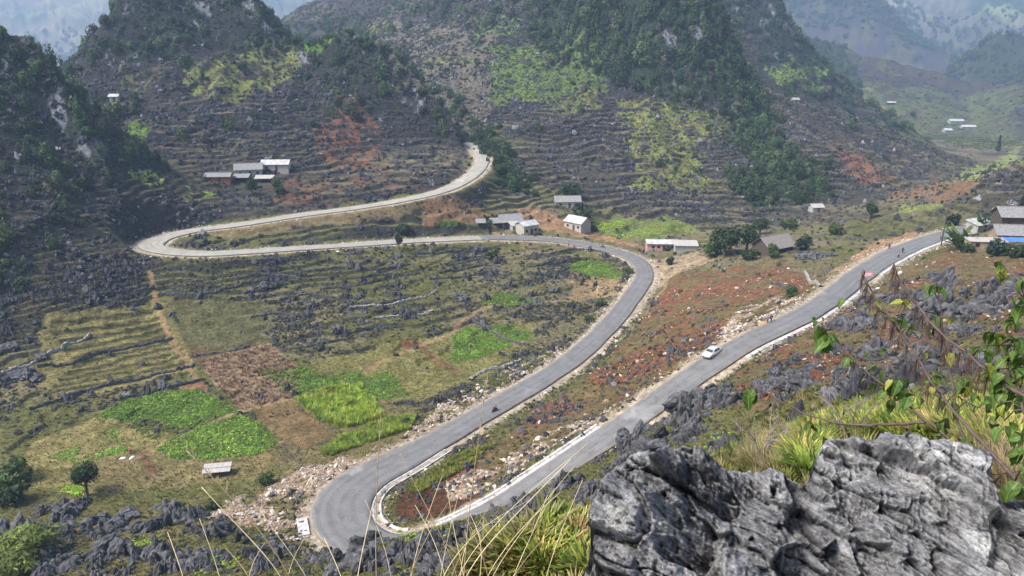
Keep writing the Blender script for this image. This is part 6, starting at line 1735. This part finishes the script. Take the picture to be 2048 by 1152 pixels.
# ------------------------------------------------------------------ leafy shrub on the right
def leaf_mesh(seed, bend):
    g = np.random.default_rng(seed); V = []; F = []; m = 8
    for i in range(m):
        t = i / (m - 1)
        wd = .29 * (math.sin(math.pi * min(1.0, t ** .72)) ** .85) * (1 - .25 * t) if 0 < t < 1 else .004
        x = t * math.cos(bend * t); z = -math.sin(bend * t) * t * .8
        for k, f in enumerate((-1, -.5, 0, .5, 1)):
            V.append((x, f * wd, z + abs(f) * wd * .38 + .012 * math.sin(i * 2.2 + k)))
    for i in range(m - 1):
        for k in range(4):
            F.append((5 * i + k, 5 * i + k + 1, 5 * i + k + 6, 5 * i + k + 5))
    me = mesh_np('leaf', V, F); me.shade_smooth()
    return me
def fg_leaf_mat(name, col, col2):
    m, nt, b = newmat(name)
    co = objco(nt); sep = nd(nt, 'ShaderNodeSeparateXYZ'); nt.links.new(co, sep.inputs[0])
    ab = nd(nt, 'ShaderNodeMath', operation='ABSOLUTE'); nt.links.new(sep.outputs[1], ab.inputs[0])
    oi = nd(nt, 'ShaderNodeObjectInfo')
    c = mixc(nt, col, col2, oi.outputs['Random'])
    c = mixc(nt, c, ramp(nt, noise(nt, co, 6, 4), [(.3, .7), (.7, 1.3)]), 1.0, 'MULTIPLY')
    # side veins and pale midrib
    wv = nd(nt, 'ShaderNodeTexWave', Scale=2.6, Distortion=.6); wv.bands_direction = 'DIAGONAL'
    cb = nd(nt, 'ShaderNodeCombineXYZ'); nt.links.new(sep.outputs[0], cb.inputs[0]); nt.links.new(ab.outputs[0], cb.inputs[1]); nt.links.new(cb.outputs[0], wv.inputs['Vector'])
    c = mixc(nt, c, ramp(nt, wv.outputs['Fac'], [(.0, .80), (.8, 1.05)]), 1.0, 'MULTIPLY')
    c = mixc(nt, c, tuple(min(1, x * 1.9) for x in col2), ramp(nt, ab.outputs[0], [(.008, .7), (.03, 0.0)]))
    nt.links.new(c, b.inputs['Base Color']); b.inputs['Roughness'].default_value = .5
    t = nd(nt, 'ShaderNodeBsdfTranslucent'); nt.links.new(c, t.inputs['Color'])
    mx_ = nd(nt, 'ShaderNodeMixShader'); mx_.inputs[0].default_value = .35
    nt.links.new(b.outputs[0], mx_.inputs[1]); nt.links.new(t.outputs[0], mx_.inputs[2]); nt.links.new(mx_.outputs[0], nt.nodes['Material Output'].inputs['Surface'])
    return m
M_FL = fg_leaf_mat('shrub_leaf', (0.055, 0.105, 0.02), (0.10, 0.16, 0.032)); M_FLY = fg_leaf_mat('yellowing_shrub_leaf', (0.20, 0.22, 0.035), (0.28, 0.26, 0.05))
LM = []
for mt in (M_FL, M_FLY):
    L3 = []
    for k in range(4):
        me = leaf_mesh(950 + k, .35 + .25 * k); me.materials.append(mt); L3.append(me)
    LM.append(L3)
M_TWIG = plain('shrub_bark', (0.085, 0.062, 0.052), .8, .3, 30); M_TASS = plain('dry_flower_spikes', (0.14, 0.09, 0.072), .95, .35, 20); M_TWIGG = plain('grey_twig', (0.22, 0.19, 0.165), .85, .3, 30)
_sb = at_dist(2165, 1110, 2.95); _sb[2] = float(ground(_sb[0], _sb[1])) - .03
SHB = thing('leafy_shrub', _sb, 0, 'leafy shrub with arching branches reaching in from the right edge', 'shrub')
SB0 = np.array(SHB.location)
def branch(pts, r0, r1, parent=SHB, mat=None):
    P, _ = catmull([at_dist(*p) for p in pts], .05)
    n = len(P)
    P[1:-1] += np.random.default_rng(n).normal(0, .003, (n - 2, 3))
    o = MB().tube([tuple(p - SB0) for p in P], list(np.linspace(r0, r1, n)), 7).build('branch', mat or M_TWIG, parent, True)
    return o, P
BR = {}
BR['a'] = branch([(2110, 1110, 3.0), (2010, 985, 3.2), (1930, 905, 3.4), (1850, 840, 3.55), (1790, 790, 3.65), (1735, 745, 3.7), (1690, 700, 3.75), (1655, 672, 3.8)], .010, .003)
BR['b'] = branch([(2110, 1090, 3.0), (2048, 985, 3.1), (1965, 885, 3.3), (1880, 790, 3.5), (1850, 740, 3.55), (1815, 690, 3.6), (1775, 630, 3.65), (1745, 585, 3.7), (1726, 548, 3.7)], .010, .003)
BR['c'] = branch([(2140, 900, 3.0), (2048, 795, 3.2), (1960, 730, 3.4), (1880, 665, 3.5), (1830, 610, 3.6), (1800, 560, 3.65), (1788, 528, 3.65)], .009, .003)
BR['d'] = branch([(1850, 845, 3.55), (1740, 850, 3.7), (1660, 842, 3.8), (1590, 818, 3.9), (1540, 790, 3.95), (1505, 772, 4.0)], .008, .003)
BR['e'] = branch([(2110, 960, 3.1), (2060, 850, 3.2), (2030, 760, 3.3), (2000, 690, 3.35), (1985, 650, 3.4)], .008, .003)
BR['f'] = branch([(1930, 905, 3.4), (1910, 820, 3.5), (1905, 760, 3.55), (1890, 700, 3.6), (1875, 575, 3.6)], .007, .003)
BR['g'] = branch([(2140, 720, 3.0), (2070, 620, 3.1), (2035, 560, 3.15), (2005, 525, 3.2)], .009, .003)
BR['h'] = branch([(2110, 1000, 3.0), (2060, 985, 3.0), (2030, 962, 3.05)], .007, .003)
for _q in ((2110, 1110, 3.0), (2140, 900, 3.0), (2110, 960, 3.1), (2140, 720, 3.0)):
    _e = at_dist(*_q) - SB0; _e0 = np.array([.02 * (_q[1] % 3), .015 * (_q[1] % 5), 0.0])
    MB().tube([tuple(_e0), tuple(_e0 * .5 + _e * .5 + np.array([.03, .02, .04])), tuple(_e)], [.017, .013, .010], 7).build('stem', M_TWIG, SHB, True)
def leaves(br, u, v, n, px, yellow=False, d=None, seed=0):
    o, P = BR[br]
    g = np.random.default_rng(int(u * 7 + v))
    # cluster sits where the twig from this branch ends
    dd = d or float(np.hypot(P[:, 0], P[:, 1])[np.argmin(np.abs(np.array([(p - at_dist(u, v, np.hypot(p[0], p[1]))) @ (p - at_dist(u, v, np.hypot(p[0], p[1]))) for p in P])))])
    c = at_dist(u, v, dd); k = np.argmin(((P - c) ** 2).sum(1)); q = P[k]
    if np.linalg.norm(q - c) > .02:
        mid = (q + c) / 2 + np.array([0, 0, .02])
        MB().tube([tuple(q - SB0), tuple(mid - SB0), tuple(c - SB0)], [.0035, .003, .002], 5).build('twig', M_TWIG, o, True)
    for i in range(n):
        L = px / pxm(c) * g.uniform(.38, .85)
        e = bpy.data.objects.new('leaf', LM[1 if (yellow or g.uniform() < .05) else 0][g.integers(4)]); COL.objects.link(e); e.parent = o
        e.location = tuple(c - SB0 + g.normal(0, .012, 3))
        e.rotation_euler = (g.normal(0, .45), g.uniform(.15, 1.15), 6.28 * i / n + g.normal(0, .4)); e.scale = (L, L, L)
for a in [('a', 1657, 668, 8, 54), ('a', 1630, 640, 3, 26), ('a', 1700, 710, 3, 40), ('a', 1754, 737, 4, 46), ('a', 1798, 765, 8, 52), ('a', 1886, 846, 6, 50), ('a', 1935, 884, 3, 46), ('a', 1790, 800, 3, 48), ('b', 1806, 633, 3, 36), ('b', 1820, 655, 3, 40), ('f', 1869, 654, 4, 40), ('f', 1876, 567, 5, 36),
          ('b', 1851, 699, 3, 36, True), ('f', 1903, 706, 3, 38, True), ('c', 1805, 605, 2, 28, True), ('e', 1990, 668, 9, 50), ('e', 2025, 640, 7, 50), ('e', 2025, 717, 7, 52), ('e', 1985, 730, 4, 46), ('f', 1928, 762, 4, 46), ('f', 1876, 748, 3, 36), ('b', 1966, 790, 5, 48), ('e', 2008, 776, 8, 52), ('e', 2008, 842, 5, 50), ('b', 1931, 772, 3, 44, True),
          ('g', 2004, 529, 5, 40), ('g', 2040, 560, 4, 44), ('h', 2032, 967, 7, 54), ('h', 2048, 930, 4, 50), ('d', 1500, 778, 5, 50), ('d', 1622, 853, 3, 36), ('d', 1640, 870, 2, 34), ('e', 2045, 790, 5, 50), ('e', 2040, 870, 4, 48), ('b', 1975, 920, 3, 46), ('b', 1990, 965, 3, 46), ('e', 2030, 680, 7, 50), ('e', 2040, 745, 6, 50), ('e', 1995, 805, 5, 48), ('c', 1965, 700, 4, 40), ('c', 2010, 760, 5, 46), ('a', 1830, 800, 4, 46), ('a', 1770, 775, 4, 48), ('f', 1905, 800, 4, 44), ('e', 2035, 905, 5, 50), ('g', 2045, 600, 4, 44)]:
    leaves(*a)
_g = np.random.default_rng(991)
for _b in ('a', 'b', 'c', 'e', 'f'):
    _o, _P = BR[_b]
    for _k in range(5):
        _q = _P[int(len(_P) * _g.uniform(.25, .95))] - SB0; _d = _g.normal(0, 1, 3); _d[2] = abs(_d[2]) * .6 + .1; _d /= np.linalg.norm(_d); _l = _g.uniform(.08, .22)
        _m = _q + _d * _l * .5 + _g.normal(0, .012, 3); _e = _q + _d * _l
        MB().tube([tuple(_q), tuple(_m), tuple(_e)], [.0028, .0022, .0012], 5).build('twig', M_TWIG, _o, True)
        for _j in range(2):
            _f = bpy.data.objects.new('leaf', LM[0 if _g.uniform() < .8 else 1][_g.integers(4)]); COL.objects.link(_f); _f.parent = _o
            _f.location = tuple(_e if _j else _m); _f.rotation_euler = (_g.normal(0, .5), _g.uniform(.1, 1.2), _g.uniform(0, 6.28)); _s = _g.uniform(.03, .065); _f.scale = (_s, _s, _s)
def tassels(br, f0, f1, n, ln, seed):
    o, P = BR[br]; g = np.random.default_rng(seed); b = MB()
    i0, i1 = int(len(P) * f0), len(P) - 1
    i1 = int(i1 * f1)
    for k in range(n):
        p = P[g.integers(i0, i1 + 1)] - SB0; a = g.uniform(0, 6.28); L = ln * g.uniform(.15, 1.3); r = g.normal(0, .022)
        q = [p + np.array([math.cos(a) * r * t, math.sin(a) * r * t, -L * t + .01 * math.sin(t * 6 + k)]) for t in (0, .3, .65, 1)]
        b.tube([tuple(x) for x in q], [.0007, .0012, .0010, .0004], 3, False)
    b.build('flower_spikes', M_TASS, o)
tassels('b', .50, 1.0, 330, .10, 1); tassels('c', .42, 1.0, 330, .10, 2); tassels('a', .70, .95, 90, .07, 3); tassels('d', .5, .95, 70, .06, 4); tassels('f', .55, .9, 70, .08, 5)
_o, _P = BR['b']; V, F = karst(960, ICO3, .3, (.6, .6, 1.3)); MB().add(V * .014 + (_P[-1] - SB0), F).build('seed_head', M_TASS, _o)

# ------------------------------------------------------------------ bare twiggy shrubs behind the boulder
def twigs(u, v, hpx, label, seed, d, mat=M_TWIGG):
    p = at_dist(u, v, d); p[2] = min(p[2], float(ground(p[0], p[1])) + .15)
    H = hpx / pxm(p); g = np.random.default_rng(seed)
    o = thing('bare_shrub', p, 0, label, 'shrub')
    for k in range(3):
        b = MB()
        def grow(q, dr, ln, r, lev):
            e = q + dr * ln; m = (q + e) / 2 + g.normal(0, ln * .05, 3)
            b.tube([tuple(q), tuple(m), tuple(e)], [r, r * .85, r * .65], 5, False)
            if lev < 4:
                for _ in range(2 if lev else 3):
                    nd_ = dr + g.normal(0, .42, 3); nd_[2] = abs(nd_[2]) * .8 + .15; nd_ /= np.linalg.norm(nd_)
                    grow(q + dr * ln * g.uniform(.6, 1), nd_, ln * g.uniform(.6, .8), r * .62, lev + 1)
        dr = np.array([g.normal(0, .3), g.normal(0, .3), 1.0]); dr /= np.linalg.norm(dr)
        grow(np.array([g.normal(0, .03), g.normal(0, .03), -.1]), dr, H * .34, .009 * H * 1.6, 0)
        b.build('stem', mat, o)
twigs(1530, 900, 150, 'bare grey twiggy shrub standing in the notch behind the boulder', 1, 7.5)
twigs(1705, 862, 130, 'bare dark twiggy shrub behind the top of the boulder', 2, 8.5)
twigs(1640, 850, 70, 'small bare twiggy shrub between the two taller ones', 3, 9.0, M_TWIG)

# ------------------------------------------------------------------ long dry grass stalks at the bottom
M_STRAW = plain('dry_straw_stalk', (0.50, 0.40, 0.235), .8, .2, 12); M_STRAWD = plain('brown_straw_stalk', (0.30, 0.215, 0.12), .85, .2, 12)
STALKS = {
    'dry_grass_tuft_a': ('tall dry grass stalks rising at the bottom left of the hairpin', (590, 1300, 2.0), [
        [(600, 1160), (480, 1010), (373, 901)], [(590, 1160), (500, 1080), (403, 974)], [(370, 1160), (355, 1110), (335, 1064)], [(445, 1160), (425, 1100), (399, 1037)], [(520, 1160), (470, 1110), (450, 1095)],
        [(480, 1160), (500, 1110), (530, 1085)], [(640, 1160), (560, 1090), (520, 1020)], [(560, 1160), (585, 1100), (610, 1075)]]),
    'dry_grass_tuft_b': ('upright straw stalk and thin blades in front of the hairpin', (750, 1300, 1.9), [
        [(752, 1165), (750, 1000), (762, 832)], [(700, 1165), (735, 1080), (745, 1010)], [(790, 1165), (770, 1070), (730, 1000)], [(700, 1165), (660, 1110), (648, 1075)], [(800, 1165), (850, 1080), (885, 1010), (930, 960)], [(812, 1165), (850, 1040), (885, 950)]]),
    'dry_grass_tuft_c': ('fan of dry grass stalks in front of the upper road at the bottom', (900, 1300, 2.0), [
        [(925, 1165), (940, 1000), (975, 752)], [(905, 1165), (1010, 1050), (1142, 918)], [(890, 1165), (1000, 1030), (1176, 887)], [(960, 1165), (1040, 1070), (1100, 990), (1150, 930)], [(880, 1165), (950, 1060), (1010, 960)], [(940, 1165), (900, 1060), (893, 960)],
        [(920, 1165), (915, 1080), (950, 1040), (1010, 1035), (1095, 1055)], [(950, 1165), (985, 1100), (960, 1050), (930, 1010)], [(990, 1165), (965, 1090), (930, 1030)], [(860, 1165), (930, 1080), (980, 1035), (1060, 1000)], [(1010, 1165), (1075, 1060), (1095, 990)], [(900, 1165), (880, 1100), (858, 1050), (830, 1010)],
        [(1000, 1165), (1100, 1060), (1160, 1010)], [(870, 1165), (895, 1090), (905, 1020), (925, 960)], [(1085, 1165), (1120, 1060), (1165, 960)], [(950, 1165), (1060, 1030), (1120, 985)], [(930, 1165), (870, 1040), (820, 960), (800, 905)]]),
}
for nm, (lab, base, st) in STALKS.items():
    c0 = at_dist(*base); c0[2] = float(ground(c0[0], c0[1]))
    o = thing('dry_grass_tuft', c0, 0, lab, 'grass')
    g = np.random.default_rng(len(st))
    for k, s in enumerate(st):
        dd = base[2] + g.uniform(-.15, .5)
        foot = at_dist(s[0][0] * .5 + base[0] * .5, 1300, base[2]); foot[2] = float(ground(foot[0], foot[1])) - .02
        P = np.array([foot] + [at_dist(u, v, dd + .1 * i) for i, (u, v) in enumerate(s)])
        _l = np.r_[0, np.cumsum(np.linalg.norm(np.diff(P, axis=0), axis=1))]; _t = np.linspace(0, _l[-1], max(8, int(_l[-1] / .035)))
        P = smooth_path(np.stack([np.interp(_t, _l, P[:, k_]) for k_ in range(3)], 1), 24)
        n = len(P); r0 = (.0040 if k < 2 else .0026) * g.uniform(.8, 1.1)
        q = MB().tube([tuple(p - c0) for p in P], list(np.linspace(r0, r0 * .35, n)), 6).build('stalk', M_STRAW if k % 4 else M_STRAWD, o, True)
        if k in (0,):
            b = MB()
            for j in range(26):
                i = int(n * g.uniform(.86, .995)); a = g.uniform(0, 6.28); e = P[i] + np.array([math.cos(a) * .006, math.sin(a) * .006, .028])
                b.tube([tuple(P[i] - c0), tuple(e - c0)], [.0012, .0005], 4, False)
            b.build('seed_spike', M_STRAW, q)
